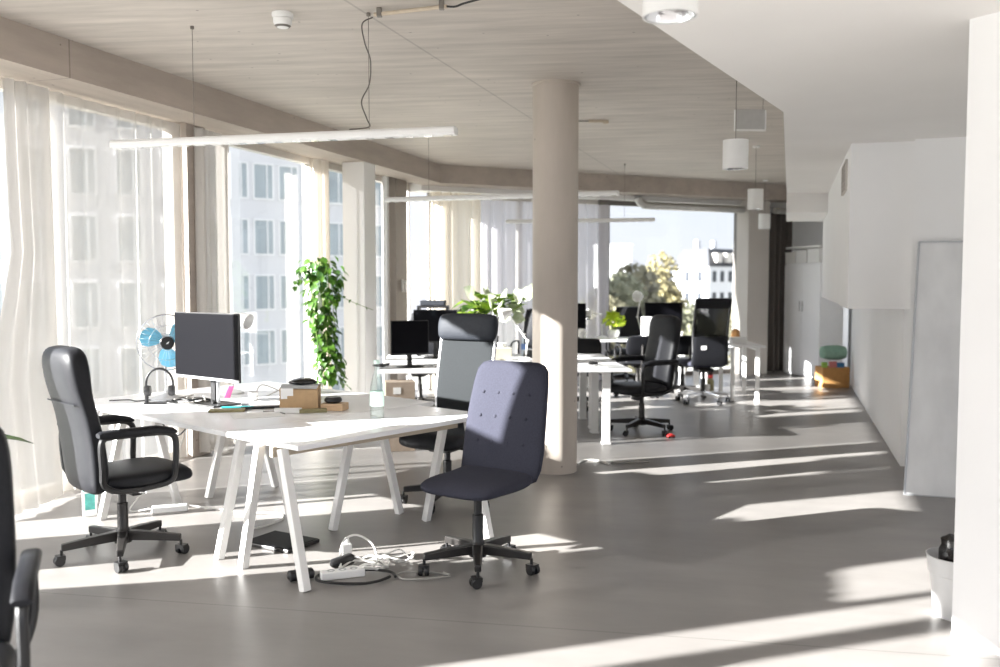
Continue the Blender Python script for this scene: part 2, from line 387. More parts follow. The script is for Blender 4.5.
# window wall: mullions, rails and panes (outer plane)
WI = 0.62
def window(n, s0, s1, mat, posts=(), z0=0.0, z1=2.93, far=False, wd=0.06, handle=None, pw=None):
    P = G if far else F
    r = sroot('window_%d' % n)
    fr = MB()
    def post(s, w):
        fr.prism([xy(P(s-w/2, WI-.05)), xy(P(s+w/2, WI-.05)), xy(P(s+w/2, WI+.05)), xy(P(s-w/2, WI+.05))], z0, z1)
    post(s0+wd/2, wd); post(s1-wd/2, wd)
    for k, s in enumerate(posts): post(s, (pw[k] if pw else wd))
    for za, zb in ((z0, z0+.07), (z1-.07, z1)):
        fr.prism([xy(P(s0, WI-.045)), xy(P(s1, WI-.045)), xy(P(s1, WI+.045)), xy(P(s0, WI+.045))], za, zb)
    fr.build('window_frame', mat, r)
    MB().prism([xy(P(s0+wd, WI-.004)), xy(P(s1-wd, WI-.004)), xy(P(s1-wd, WI+.004)), xy(P(s0+wd, WI+.004))], z0+.07, z1-.07).build('glass', M['glass'], r)
    if handle is not None:
        h = MB(); X = Matrix.Translation(P(handle, WI-.075, 1.38)) @ Matrix.Rotation(AW if far else AU, 4, 'Z')
        h.box((0, 0, 0), (.03, .02, .14), X); h.box((0, -.02, .04), (.022, .05, .022), X); h.box((.0, -.045, -.01), (.022, .02, .13), X)
        h.build('handle', M['whiteplastic'], r, bevel=.004)
    return r
window(1, -6.6, -4.14, M['frame'], ())
window(2, -4.14, -1.0, M['frame'], ())
window(3, -1.0, 2.36, M['frame'], (), wd=.05)
window(4, 2.62, 4.86, M['frame'], (3.10, 4.70), pw=(.05, .05))
w5 = window(5, 4.86, SC[0.62], M['frame'], (6.30, 6.78), pw=(.05, .07))
M['sash'] = pmat('taupe_sash_paint', (0.27, 0.235, 0.205), 0.5, noise=0.04)
MB().prism([xy(F(6.53, .37)), xy(F(6.90, .37)), xy(F(6.90, .50)), xy(F(6.53, .50))], 0, BEAM+.03).build('sash', M['sash'], w5, bevel=.004)
MB().prism([xy(F(6.44, .45)), xy(F(6.50, .45)), xy(F(6.50, .52)), xy(F(6.44, .52))], 0, BEAM+.03).build('sash_rail', M['whiteframe'], w5)
h = MB(); X = Matrix.Translation(F(6.70, .352, 1.50)) @ Matrix.Rotation(AU, 4, 'Z')
h.box((0, 0, 0), (.035, .02, .16), X); h.box((0, -.025, .05), (.024, .05, .024), X); h.box((0, -.05, -.01), (.024, .022, .15), X)
h.build('handle', M['whiteplastic'], w5, bevel=.004)
window(6, 0.05, 3.02, M['frame'], (1.5,), z1=2.815, far=True)
window(7, 3.02, 5.62, M['darkframe'], (), z1=2.815, far=True, wd=.04)
# dark reveal of the far window
struct(MB().prism([xy(G(2.84, .52)), xy(G(3.02, .52)), xy(G(3.02, .57)), xy(G(2.84, .57))], 0, 2.815).build('trim_3', M['darkframe']))
# solid far wall right of the window, with a pier
struct(MB().prism([xy(G(5.62, .50)), xy(G(8.2, .50)), xy(G(8.2, .72)), xy(G(5.62, .72))], 0, CEIL).build('wall_far', M['plaster']))
struct(MB().prism([xy(G(5.50, .20)), xy(G(5.94, .20)), xy(G(5.94, .50)), xy(G(5.50, .50))], 0, 2.89).build('column', M['greyplaster'], bevel=.006))

# right side: hanging soffit, box bulkhead, lower wall, wall behind the leaning panel, near wall
s0, s1 = (0.474, 3.625), (1.848, 5.942)
nearS = (s0[0]-(s1[0]-s0[0])*1.95, s0[1]-(s1[1]-s0[1])*1.95)
struct(MB().prism([nearS, s0, s1, Q0(-.02, 11.4), Q0(1.3, 11.4), Q0(3.2, 7.0), (6.9, -.9)], SOF, SOF+.08).build('trim_4', M['soffit']))
struct(MB().prism([nearS, s0, s1, Q0(-.02, 13.0), Q0(.5, 13.0), (s1[0]+.55, 6.0), (s0[0]+.6, 3.5), (nearS[0]+.6, nearS[1])], SOF+.08, CEIL).build('trim_5', M['soffit']))
struct(MB().prism([Q0(-.02, 11.4), Q0(-.02, 13.1), Q0(1.3, 13.1), Q0(1.3, 11.4)], 2.42, SOF+.08).build('trim_6', M['soffit']))
struct(MB().prism([(2.82, 7.30), Q0(.48, 12.8), Q0(1.9, 12.4), (4.4, 6.8)], 1.335, SOF).build('trim_7', M['plaster']))
lw = MB().prism([Q0(.94, 7.52), Q0(.94, 13.5), Q0(2.2, 13.5), Q0(2.2, 7.1)], 0, 1.335)
struct(lw.build('wall_right', M['plaster']))
struct(MB().prism([(3.22, 7.06), (4.6, 6.62), (4.6, 7.2), (3.5, 7.54)], 0, SOF).build('wall_right', M['plaster']))
struct(MB().prism([Q0(.98, 13.5), Q0(1.05, 15.9), Q0(1.5, 15.9), Q0(1.4, 13.5)], 0, CEIL).build('wall_right', M['plaster']))
struct(MB().prism([(1.978, 3.86), (2.06, 3.72), (3.6, 1.05), (5.2, 2.0), (4.2, 3.75), (2.85, 4.36)], 0, SOF).build('wall_near', M['plaster']))

# ------------------------------------------------------------------ curtains
def curtain(label, s0, s1, off, mat, waves, amp, z0=0.03, z1=2.90, far=False, nz=10, top=None, bulge=None, gather=0.0, group=None, seed=1):
    rnd = random.Random(seed); P = G if far else F
    n = int(waves*10)+1; ph = [rnd.uniform(-.6, .6) for _ in range(int(waves)+3)]
    vs = []; fs = []
    for j in range(nz+1):
        v = j/nz
        for i in range(n):
            u = i/(n-1)
            s = s0+(s1-s0)*u
            k = u*waves; a = amp*(0.55+0.45*math.sin(3.1*u*waves/2+ph[int(k)]))*(0.75+0.25*(1-v))
            o = off+a*math.sin(2*PI*k+0.5*math.sin(2.3*v+ph[int(k)]))
            s += gather*math.sin(PI*v)*(0.5-u)
            zt = z1 if top is None else top(s)
            z = z0+(zt-z0)*v
            if bulge:
                db, ds = bulge(u, v); o += db; s += ds
            vs.append(tuple(P(s, o, z)))
    for j in range(nz):
        for i in range(n-1):
            fs.append((j*n+i, j*n+i+1, (j+1)*n+i+1, (j+1)*n+i))
    o = MB().add(vs, fs).build('curtain', mat, smooth=True)
    return tag(o, label, 'curtain', group)
curtain('unseen pale curtain added left of the black chair to shape the sun patches', -3.66, -1.76, .45, M['curtain_fill'], 12, .05, nz=34, seed=2, top=lambda s: 2.9 if s < -3.52 or s > -2.88 else 2.50, bulge=lambda u, v: (0, u*(.10 if 1.95 < v*2.87 < 2.27 else -.34*min(1, max(0, (v*2.9-.6)/1.0)))))  # added out of view; notched top and stepped edge shape the sun patches
curtain('narrow unseen curtain added beside the leftmost gap to block the sun', -1.34, -.50, .45, M['curtain_fill'], 6, .05, seed=3)  # added out of view to keep sun off the floor between two gaps
curtain('short unseen curtain strip added above the leftmost gap to cut off high sun', -.485, .16, .45, M['curtain_mid'], 6, .04, z0=2.50, seed=12)  # added out of view, stops high sun reaching the floor on the right
curtain('pale sheer curtain at the left edge, bulging into the room at its hem', 0.15, .80, .42, M['curtain'], 4, .030, seed=4, bulge=lambda u, v: (-.13*(1-v)**2*math.sin(PI*min(1, u*.6+.4)), +.02*(1-v)+(1-u)*.26*min(1, max(0, (v*2.9-.9)/.8))))
curtain('thin sheer curtain between left edge and the fan with window shapes showing through', .80, 2.30, .47, M['curtain_thin'], 8, .045, seed=5)
curtain('narrow cream curtain between the pier and the uncovered left window', 2.44, 2.93, .43, M['curtain'], 5, .045, seed=6)
curtain('bunched beige curtain beside the square white column, behind the hanging plant', 4.52, 4.80, .43, M['curtain_mid'], 5, .05, seed=7)
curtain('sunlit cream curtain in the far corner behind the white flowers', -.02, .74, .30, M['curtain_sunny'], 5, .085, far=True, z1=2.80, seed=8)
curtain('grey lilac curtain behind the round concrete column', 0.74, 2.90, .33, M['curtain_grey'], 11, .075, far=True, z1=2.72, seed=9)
curtain('dark charcoal curtain hanging beside the white cabinet', 6.02, 6.52, .28, M['curtain_dark'], 4, .06, far=True, z1=2.70, seed=10)

# ------------------------------------------------------------------ office chairs
def star_base(root, z_seat, mleg, mcol, r=0.30, rot=0.0, drop=0.085):
    b = MB(); b.lathe([(0.048, .075), (0.048, .135), (0.036, .15), (0.030, .16), (0.030, .30), (0.022, .305), (0.022, z_seat-.04)], 16)
    b.build('gas_lift', mcol, root, smooth=True)
    for k in range(5):
        a = rot+2*PI*k/5; d = Vector((math.cos(a), math.sin(a), 0)); pd = Vector((-d.y, d.x, 0))
        rings = []
        for t, w, z, h in ((.02, .028, .118, .028), (.5, .023, .110, .024), (1, .017, .098, .019)):
            c = d*(r*t)
            rings.append([tuple(c+pd*x*w+Vector((0, 0, z+y*h))) for x, y in ((-1, -1), (1, -1), (1, 1), (-1, 1))])
        lg = MB().loft(rings).build('base_leg', mleg, root, bevel=.006)
        X = Matrix.Translation(d*r) @ Matrix.Rotation(a+.6*(k-2), 4, 'Z')
        cs = MB()
        for y in (-.017, .017):
            Y = X @ Matrix.Translation((.012, y, .028)) @ Matrix.Rotation(PI/2, 4, 'X')
            cs.lathe([(.010, -.011), (.026, -.011), (.028, -.005), (.028, .005), (.026, .011), (.010, .011)], 18, Y)
        cs.lathe([(.008, .03), (.008, .085)], 10, X)
        cs.box((.006, 0, .046), (.045, .055, .022), X)
        cs.build('caster', M['blackplastic'], lg, smooth=True)

def exec_chair(label, loc, rz, arms=True):
    root = thing('office_chair', label, 'chair', loc, rz)
    star_base(root, .46, M['darkmetal'], M['darkmetal'], .325, 0.50)
    # tilt mechanism and lever
    t = MB(); t.box((.0, 0, .395), (.17, .14, .05)); t.box((.07, 0, .36), (.06, .09, .05)); t.build('tilt_mechanism', M['blackplastic'], root, bevel=.01)
    MB().tube([(.03, -.05, .385), (.05, -.14, .375), (.05, -.20, .385)], .007, 8).build('lever', M['chrome'], root, smooth=True)
    # seat cushion
    rings = []
    for x, hw, hh, z in ((-.18, .19, .02, .465), (-.16, .235, .045, .465), (-.05, .25, .052, .462), (.10, .255, .054, .462), (.24, .25, .055, .462), (.31, .235, .046, .455), (.335, .20, .02, .448)):
        rings.append(sring((x, 0, z), (0, 1, 0), (0, 0, 1), hw, hh, 28, 3.4))
    s = MB().loft(rings).build('seat', M['leather'], root, smooth=True, sub=1)
    # tall back: side profile follows the body, thickens at the head
    rings = []
    prof = [(.405, -.185, .17, .02, 0), (.42, -.19, .215, .052, 0), (.53, -.195, .235, .062, 0), (.68, -.21, .245, .056, 0), (.84, -.24, .242, .050, 0), (.93, -.265, .238, .052, 0),
            (1.0, -.278, .236, .062, 0), (1.10, -.290, .230, .070, 0), (1.16, -.297, .215, .066, 0), (1.195, -.300, .185, .050, 0), (1.208, -.302, .13, .022, 0)]
    for z, x, hw, ht, _ in prof:
        rings.append(sring((x, 0, z), (0, 1, 0), (1, 0, .18), hw, ht, 32, 3.6))
    bk = MB().loft(rings).build('backrest', M['leather'], root, smooth=True, sub=1)
    # padded seam under the headrest and down the back
    sm = MB(); sm.tube([(x-.062, y, .905) for x, y in ((-.255, -.20), (-.258, -.1), (-.258, 0), (-.258, .1), (-.255, .20))], .004, 6)
    sm.build('seam', M['leather'], bk, smooth=True)
    if arms:
        for sgn in (-1, 1):
            y = sgn*.285
            fr = MB(); pts = [(-.20, y-.02*sgn, .47), (-.215, y, .56), (-.22, y, .68), (-.205, y, .722), (-.15, y, .73), (.10, y, .725), (.17, y, .705), (.19, y, .66), (.185, y, .52), (.17, y-.02*sgn, .445), (.08, y-.05*sgn, .42), (-.1, y-.05*sgn, .42)]
            pts = [Vector(p) for p in pts]
            fr.tube(pts, .017, 8, closed=True, smooth=3)
            a = fr.build('armrest', M['blackplastic'], root, smooth=True)
            rings = []
            for x, h in ((-.235, .012), (-.22, .022), (-.1, .024), (.08, .023), (.17, .020), (.188, .010)):
                rings.append(sring((x, y, .745-max(0, x-.1)*.25), (0, 1, 0), (0, 0, 1), .026+h*.2, h, 16, 2.6))
            MB().loft(rings).build('arm_pad', M['leather'], a, smooth=True)
    return root

ex = exec_chair('black leather armchair on casters at the left end of the near white desks', (-2.15, 5.06, 0), rad(45))
dup(ex, (1.465, 9.25, 0), rad(206), 'black leather armchair beside the round column, facing the desk with the square white leg')
cx_ = dup(ex, (-1.645, 2.47, 0), rad(-66), 'black chair cut off by the left photo edge, only back and armrest in view'); cx_.scale = (1, 1, .94)

def fabric_chair(label, loc, rz):
    root = thing('office_chair', label, 'chair', loc, rz)
    star_base(root, .47, M['darkmetal'], M['blackplastic'], .30, 0.60)
    t = MB(); t.box((-.02, 0, .425), (.2, .15, .04)); t.build('tilt_mechanism', M['blackplastic'], root, bevel=.01)
    # one-piece padded shell, seat and back in one sweep
    path = [(.255, .445, .12, .010), (.25, .458, .19, .022), (.22, .470, .232, .034), (.12, .478, .246, .040), (0, .474, .250, .042), (-.10, .474, .250, .042)]
    def sweep(path, name, mat, axis_tilt):
        rings = []
        n = len(path)
        for i, (x, z, hw, ht) in enumerate(path):
            a = path[max(0, i-1)]; b = path[min(n-1, i+1)]
            t = Vector((b[0]-a[0], 0, b[1]-a[1])).normalized(); nr = Vector((-t.z, 0, t.x))
            rings.append(sring((x, 0, z), (0, 1, 0), tuple(nr), hw, ht, 32, 3.2))
        return MB().loft(rings).build(name, mat, root, smooth=True, sub=1)
    sweep(path+[(-.17, .482, .246, .040), (-.205, .497, .23, .030)], 'seat', M['fabric'], 0)
    back = [(-.165, .455, .20, .022), (-.195, .475, .246, .036), (-.225, .53, .258, .040), (-.248, .62, .262, .040), (-.270, .74, .260, .039), (-.298, .86, .253, .038), (-.330, .98, .243, .036), (-.352, 1.055, .230, .033), (-.362, 1.085, .204, .026), (-.366, 1.098, .158, .012)]
    bk = sweep(back, 'backrest', M['fabric'], 0)
    bt = MB()
    for z, x in ((.66, -.256), (.80, -.284), (.93, -.318)):
        for y in (-.15, -.05, .05, .15):
            bt.lathe([(.001, -.005), (.008, -.003), (.011, .001), (.008, .005), (.001, .007)], 10, Matrix.Translation((x+.0375, y, z)) @ Matrix.Rotation(PI/2, 4, 'Y'))
    bt.build('button', M['fabric'], bk, smooth=True)
    cr = MB()
    for z, x in ((.66, -.256), (.80, -.284), (.93, -.318)):
        for y in (-.15, -.05, .05, .15):
            cr.lathe([(.011, .0), (.017, .001), (.020, -.004)], 10, Matrix.Translation((x+.0365, y, z)) @ Matrix.Rotation(PI/2, 4, 'Y'), cap=False)
    # piping round the edge
    sr = MB(); rings = [(-.165-.0, .235, .462)]
    L = [(p[0], -p[2]*1.0, p[1]) for p in back]; Rr = [(p[0], p[2]*1.0, p[1]) for p in back][::-1]
    sr.tube([Vector(p) for p in L+Rr], .006, 6)
    sr.build('piping', M['fabric'], bk, smooth=True)
    return root
fabric_chair('armless dark fabric chair with button back in front of the near desk', (-.12, 4.80, 0), rad(237))

def headrest_chair(label, loc, rz):
    root = thing('office_chair', label, 'chair', loc, rz)
    star_base(root, .45, M['blackplastic'], M['blackplastic'], .31, 0.2)
    t = MB(); t.box((0, 0, .40), (.24, .17, .05)); t.build('tilt_mechanism', M['blackplastic'], root, bevel=.01)
    for sg in (-1, 1):
        lv = MB(); lv.tube([(.02, sg*.08, .395), (.03, sg*.24, .392)], .008, 8); lv.box((.03, sg*.27, .392), (.035, .07, .028)); lv.build('lever', M['blackplastic'], root, bevel=.005)
    rings = []
    for x, hw, hh, z in ((-.22, .19, .02, .49), (-.2, .235, .05, .49), (-.05, .25, .062, .487), (.1, .252, .066, .487), (.23, .245, .066, .48), (.285, .225, .052, .47), (.305, .19, .022, .462)):
        rings.append(sring((x, 0, z), (0, 1, 0), (0, 0, 1), hw, hh, 28, 3.2))
    MB().loft(rings).build('seat', M['leather'], root, smooth=True, sub=1)
    prof = [(.50, -.235), (.62, -.222), (.76, -.225), (.90, -.250), (1.05, -.285), (1.18, -.31)]
    rings = [sring((x, 0, z), (0, 1, 0), (1, 0, .2), .215, .012, 28, 5) for z, x in prof]
    MB().loft(rings).build('backrest', M['meshcloth'], root, smooth=True)
    for sg in (-1, 1):
        MB().tube([(x-.004, sg*.222, z) for z, x in [(.42, -.20)]+prof+[(1.30, -.335)]], .013, 8).build('back_rail', M['silver'], root, smooth=True)
    MB().box((-.19, 0, .44), (.05, .42, .04)).build('back_bracket', M['silver'], root, bevel=.008)
    rings = []
    for z, x, hw, ht in ((1.125, -.290, .20, .020), (1.135, -.290, .228, .042), (1.18, -.292, .238, .052), (1.25, -.302, .240, .053), (1.30, -.315, .232, .046), (1.325, -.322, .205, .024)):
        rings.append(sring((x, 0, z), (0, 1, 0), (1, 0, .2), hw, ht, 32, 4.2))
    MB().loft(rings).build('headrest', M['leather2'], root, smooth=True, sub=1)
    return root
headrest_chair('grey mesh chair with a padded leather headrest behind the near desk', (-.37, 6.27, 0), rad(243))

def mesh_chair(label, loc, rz):
    root = thing('office_chair', label, 'chair', loc, rz)
    star_base(root, .47, M['chrome'], M['darkmetal'], .33, -.35)
    t = MB(); t.box((0, 0, .42), (.24, .2, .05)); t.box((.02, -.1, .38), (.06, .05, .06)); t.build('tilt_mechanism', M['blackplastic'], root, bevel=.01)
    rings = []
    for x, hw, hh, z in ((-.22, .2, .02, .505), (-.2, .245, .045, .505), (0, .26, .055, .50), (.2, .255, .055, .495), (.27, .22, .03, .485)):
        rings.append(sring((x, 0, z), (0, 1, 0), (0, 0, 1), hw, hh, 24, 3.2))
    MB().loft(rings).build('seat', M['fabric'], root, smooth=True, sub=1)
    low = [(.50, -.215), (.56, -.228), (.66, -.235), (.78, -.228), (.86, -.232)]
    MB().loft([sring((x, 0, z), (0, 1, 0), (1, 0, .1), .245-.03*i/4, .026, 24, 5) for i, (z, x) in enumerate(low)]).build('lumbar_panel', M['leather'], root, smooth=True)
    up = [(.86, -.232), (.98, -.25), (1.12, -.285), (1.24, -.32)]
    MB().loft([sring((x, 0, z), (0, 1, 0), (1, 0, .2), .205, .006, 24, 6) for z, x in up]).build('mesh_panel', M['net'], root, smooth=True)
    for sg in (-1, 1):
        MB().tube([(x, sg*(.222), z) for z, x in low[2:]+up[1:]+[(1.34, -.345)]], .017, 8).build('back_rail', M['blackplastic'], root, smooth=True)
    MB().loft([sring((x, 0, z), (0, 1, 0), (1, 0, .2), hw, ht, 24, 4.5) for z, x, hw, ht in ((1.22, -.312, .21, .02), (1.25, -.32, .222, .028), (1.32, -.34, .222, .028), (1.345, -.348, .20, .016))]).build('headrest', M['leather'], root, smooth=True)
    MB().box((-.2615, .09, .72), (.003, .07, .05)).build('care_label', M['paper'], root)
    return root
M['net'] = sheer('black_net', (0.02, 0.02, 0.022), 0.17, 0.1)
mesh_chair('black mesh high-back chair on a polished star base near the far window', (2.62, 11.55, 0), rad(97))

def low_chair(label, loc, rz, mat='leather', loops=True, h=1.0):
    root = thing('office_chair', label, 'chair', loc, rz)
    star_base(root, .46, M['darkmetal'], M['darkmetal'], .28, .2)
    MB().box((0, 0, .42), (.2, .16, .04)).build('tilt_mechanism', M['blackplastic'], root, bevel=.01)
    rings = [sring((x, 0, z), (0, 1, 0), (0, 0, 1), hw, hh, 24, 3.2) for x, hw, hh, z in ((-.21, .19, .02, .48), (-.19, .22, .04, .48), (0, .24, .045, .475), (.2, .235, .045, .475), (.25, .2, .02, .467))]
    MB().loft(rings).build('seat', M[mat], root, smooth=True)
    d = h-.62
    rings = [sring((x, 0, z), (0, 1, 0), (1, 0, .15), hw, ht, 24, 3.2) for z, x, hw, ht in ((.58, -.215, .17, .015), (.60, -.217, .205, .03), (.6+d*.4, -.23, .22, .035), (.6+d*.8, -.262, .215, .032), (h-.01, -.285, .19, .022), (h, -.288, .14, .01))]
    MB().loft(rings).build('backrest', M[mat], root, smooth=True)
    MB().tube([(-.05, 0, .42), (-.2, 0, .42), (-.255, 0, .5), (-.262, 0, .72)], .018, 8, smooth=3).build('back_bracket', M['darkmetal'], root, smooth=True)
    if loops:
        for sg in (-1, 1):
            y = sg*.275
            MB().tube([Vector(p) for p in ((-.18, y-.06*sg, .43), (-.17, y, .52), (-.18, y, .66), (-.1, y, .70), (.1, y, .69), (.17, y, .62), (.13, y, .5), (.08, y-.06*sg, .43))], .014, 8, closed=True, smooth=3).build('armrest', M['blackplastic'], root, smooth=True)
    return root
lc = low_chair('dark chair seen through the white lamp and lime flowers on the far desk', (1.93, 13.75, 0), rad(255), h=1.16)
dup(lc, (.47, 12.75, 0), rad(250), 'tall dark chair back peeking out left of the round column')
dup(lc, (-.98, 10.95, 0), rad(262), 'dark chair tucked under the desk with the two left monitors')
low2 = low_chair('small dark chair between the black leather armchair and the mesh chair', (2.48, 12.18, 0), rad(100), h=.84)
dup(low2, (1.02, 11.00, 0), rad(262), 'dark chair behind the square desk leg right of the column')
dup(low2, (1.86, 12.10, 0), rad(95), 'dark chair pushed under the far desk below the lime flowers')

# ------------------------------------------------------------------ near desk cluster
D0 = Vector((-1.0, 4.52, 0)); DA = Vector((.652, .758, 0)); DB = Vector((-.758, .652, 0)); AD = math.atan2(.758, .652)
def D(a, b, z=0.0):
    p = D0+DA*a+DB*b; return Vector((p.x, p.y, z))
def trestle_desk(label, a0, a1, b0, b1, feet):
    cx, cy = (a0+a1)/2, (b0+b1)/2
    root = thing('desk', label, 'desk', D(cx, cy), AD, 'white trestle desks of the near group')
    def loc(a, b, z): return (a-cx, b-cy, z)
    MB().box((0, 0, .716), (a1-a0, b1-b0, .028)).build('tabletop', M['desk'], root, bevel=.003)
    for (p, q) in feet:                       # each pair of feet is one A of two square legs
        m = ((p[0]+q[0])/2, (p[1]+q[1])/2)
        for f, g in ((p, q), (q, p)):
            t = (m[0]+(f[0]-m[0])*.36, m[1]+(f[1]-m[1])*.36)
            MB().bar(loc(f[0], f[1], 0), loc(t[0], t[1], .702), .045, .045, up=(DA.x*0+1, 0, 0) if abs(p[0]-q[0]) < .2 else (0, 1, 0)).build('leg', M['deskedge'], root, bevel=.004)
    m1 = [((p[0]+q[0])/2, (p[1]+q[1])/2) for p, q in feet]
    MB().bar(loc(m1[0][0], m1[0][1], .672), loc(m1[1][0], m1[1][1], .672), .03, .055).build('rail', M['rail'], root, bevel=.003)
    return root
trestle_desk('white desk nearest the camera with the glass bottle on it', -.03, 1.42, 0.0, .655, [((-.04, -.06), (-.035, .497)), ((1.30, .435), (1.27, -.14))])
trestle_desk('white desk in front of the left black armchair, under the big monitor', -.03, .725, .66, 2.12, [((-.03, .74), (.5, .74)), ((-.07, 2.06), (.46, 2.04))])
trestle_desk('white desk behind the brown box, on the window side of the near group', .73, 1.60, .66, 2.12, [((.758, .715), (1.311, .70)), ((.71, 2.06), (1.24, 2.0))])
trestle_desk('white desk at the far end of the near group, under the fan', -.01, 1.60, 2.125, 2.60, [((.14, 2.18), (.14, 2.54)), ((1.45, 2.18), (1.45, 2.54))])
TZ = .7305

# big monitor
def monitor(label, loc, rz, w, h, zb, front='screen', stand='dark', group=None, shelf=None):
    """screen looks along local -Y"""
    root = thing('monitor', label, 'monitor', loc, rz, group)
    t = MB(); t.box((0, .003, zb+h/2), (w, .014, h)); t.box((0, .022, zb+h*.45), (w*.5, .03, h*.5)); t.build('housing', M['blackplastic'], root, bevel=.003)
    MB().box((0, -.0055, zb+h/2+.006), (w-.016, .003, h-.028)).build('screen', M['screen'], root)
    if stand == 'silver':
        MB().box((0, -.0065, zb+.008), (w-.004, .004, .016)).build('bezel', M['silver'], root)
        b = MB(); b.box((0, .06, .006), (.28, .22, .012)); b.build('base', M['blackplastic'], root, bevel=.004)
        n = MB(); n.box((0, .065, zb*.5+.06), (.075, .022, zb+.12)); n.build('neck', M['silver'], root, bevel=.003)
        MB().box((0, .05, zb*.5+.06), (.045, .012, zb+.1)).build('cable_cover', M['blackplastic'], root)
    else:
        MB().lathe([(.0, 0), (.11, 0), (.115, .006), (.09, .014), (.03, .02), (.0, .022)], 28, Matrix.Diagonal((1.15, .85, 1, 1))).build('base', M['blackplastic'], root, smooth=True)
        MB().bar((0, .01, .01), (0, .03, zb+.06), .045, .03, up=(0, 1, 0)).build('neck', M['blackplastic'], root, bevel=.004)
    return root
mon = monitor('large dark monitor beside the blue fan on the near desks', (-1.95, 5.96, TZ), math.atan2(-.652, .758)+.06, .71, .445, .175, stand='silver')
st = MB().add([(0, 0, .16), (.065, -.003, .165), (.06, -.03, .09), (-.01, -.028, .085)], [(0, 1, 2, 3)])
sn = st.build('sticky_note', M['pink'], None, loc=(-1.745, 5.76, TZ-.005), rz=math.atan2(-.652, .758))
tag(sn, 'pink sticky note hanging from the lower edge of the large monitor', 'note')

# fan
def fan(loc, rz):
    root = thing('desk_fan', 'desk fan with sky blue blades in a wire cage left of the large monitor', 'fan', loc, rz)
    zc = .40
    MB().lathe([(0, 0), (.11, 0), (.115, .012), (.06, .03), (.025, .045), (0, .05)], 28).build('base', M['silver'], root, smooth=True)
    MB().tube([(0, .05, .03), (0, .05, .25), (0, .045, zc-.02)], .012, 10).build('pole', M['chrome'], root, smooth=True)
    X = Matrix.Translation((0, 0, zc)) @ Matrix.Rotation(PI/2, 4, 'X')      # axis toward local -Y
    MB().lathe([(.02, -.13), (.05, -.12), (.055, -.04), (.03, -.03)], 20, X).build('motor_housing', M['silver'], root, smooth=True)
    for k in range(3):
        b = MB(); rr = []
        for r, w, tw in ((.035, .02, .6), (.07, .05, .55), (.12, .078, .45), (.16, .072, .38), (.178, .03, .35)):
            a = 2*PI*k/3+.5; mid = a+.25*r/.18
            ring = []
            for e, dz in ((-1, 0), (0, .004), (1, 0), (0, -.002)):
                ang = mid+e*w/r*.9
                ring.append((r*math.cos(ang), r*math.sin(ang), e*math.tan(tw)*w*.45+dz))
            rr.append(ring)
        b.loft(rr, X); b.build('blade', M['blue'], root, smooth=True)
    MB().lathe([(.0, .03), (.03, .028), (.038, .015), (.038, -.02), (0, -.02)], 20, X).build('hub', M['blackplastic'], root, smooth=True)
    cg = MB()
    def ring(r, z, th): cg.tube([tuple(X @ Vector((r*math.cos(2*PI*i/40), r*math.sin(2*PI*i/40), z))) for i in range(40)], th, 6, closed=True)
    ring(.195, 0, .0045); ring(.195, .012, .003); ring(.12, .055, .0014); ring(.05, .068, .002); ring(.12, -.055, .0014); ring(.06, -.07, .002)
    for i in range(30):
        a = 2*PI*i/30; c, s_ = math.cos(a), math.sin(a)
        for sg in (1, -1):
            cg.tube([tuple(X @ Vector((r*c, r*s_, sg*z))) for r, z in ((.05, .068), (.12, .055), (.17, .035), (.195, .004))], .0009, 4)
    cg.build('cage', M['chrome'], root, smooth=True)
    bd = MB().lathe([(0, .071), (.042, .070), (.046, .064)], 22, X); bd.build('badge', M['blackplastic'], root, smooth=True)
    e = MB(); e.add([(-.012, -.008, .0718), (.004, -.004, .0718), (.014, .012, .0718), (.0, .006, .0718)], [(0, 1, 2, 3)], X); e.build('emblem', M['paper'], root)
    return root
fan((-2.335, 6.28, TZ), rad(28))

# headphones on their stand
def headphones(loc, rz):
    r = thing('headphones', 'black over-ear headphones propped up on the desk under the fan', 'headphones', loc, rz)
    pts = [(math.cos(t)*.088, 0, .135+math.sin(t)*.105) for t in [PI*(-.08+1.16*i/16) for i in range(17)]]
    MB().tube(pts, .008, 8).build('headband', M['blackplastic'], r, smooth=True)
    for sg in (-1, 1):
        X = Matrix.Translation((sg*.078, 0, .09)) @ Matrix.Rotation(PI/2, 4, 'Y')
        MB().lathe([(.01, -.02), (.034, -.018), (.038, 0), (.034, .018), (.01, .02)], 20, X).build('ear_cup', M['blackplastic'], r, smooth=True)
    b = MB(); b.box((-.085, 0, .03), (.02, .03, .062)); b.box((-.03, 0, .006), (.14, .06, .012)); b.build('stand', M['blackplastic'], r, bevel=.004)
    return r
headphones((-2.30, 6.05, TZ), rad(8))
# cable tangle and keyboard-like gear between headphones and monitor
rnd = random.Random(3)
def cable(label, pts, r, mat, smooth=6):
    return tag(MB().tube([Vector(p) for p in pts], r, 6, smooth=smooth).build('cable', M[mat], smooth=True), label, 'cable')
pts = [(-2.22+.20*i/9+rnd.uniform(-.06, .06), 6.03+rnd.uniform(-.09, .09), TZ+.008+rnd.uniform(0, .03)) for i in range(14)]
cable('tangle of black cables heaped between headphones and large monitor', pts, .007, 'cable_b')
pts = [(-2.2+.18*i/9+rnd.uniform(-.05, .05), 6.06+rnd.uniform(-.08, .08), TZ+.012+rnd.uniform(0, .04)) for i in range(12)]
cable('grey cable looped over the black tangle left of the monitor stand', pts, .005, 'cable_g')
cable('thin black cable lying on the desk left of the headphones', [(-2.70, 6.18, TZ+.005), (-2.58, 6.22, TZ+.005), (-2.50, 6.15, TZ+.005), (-2.42, 6.22, TZ+.005), (-2.34, 6.18, TZ+.005)], .004, 'cable_b')
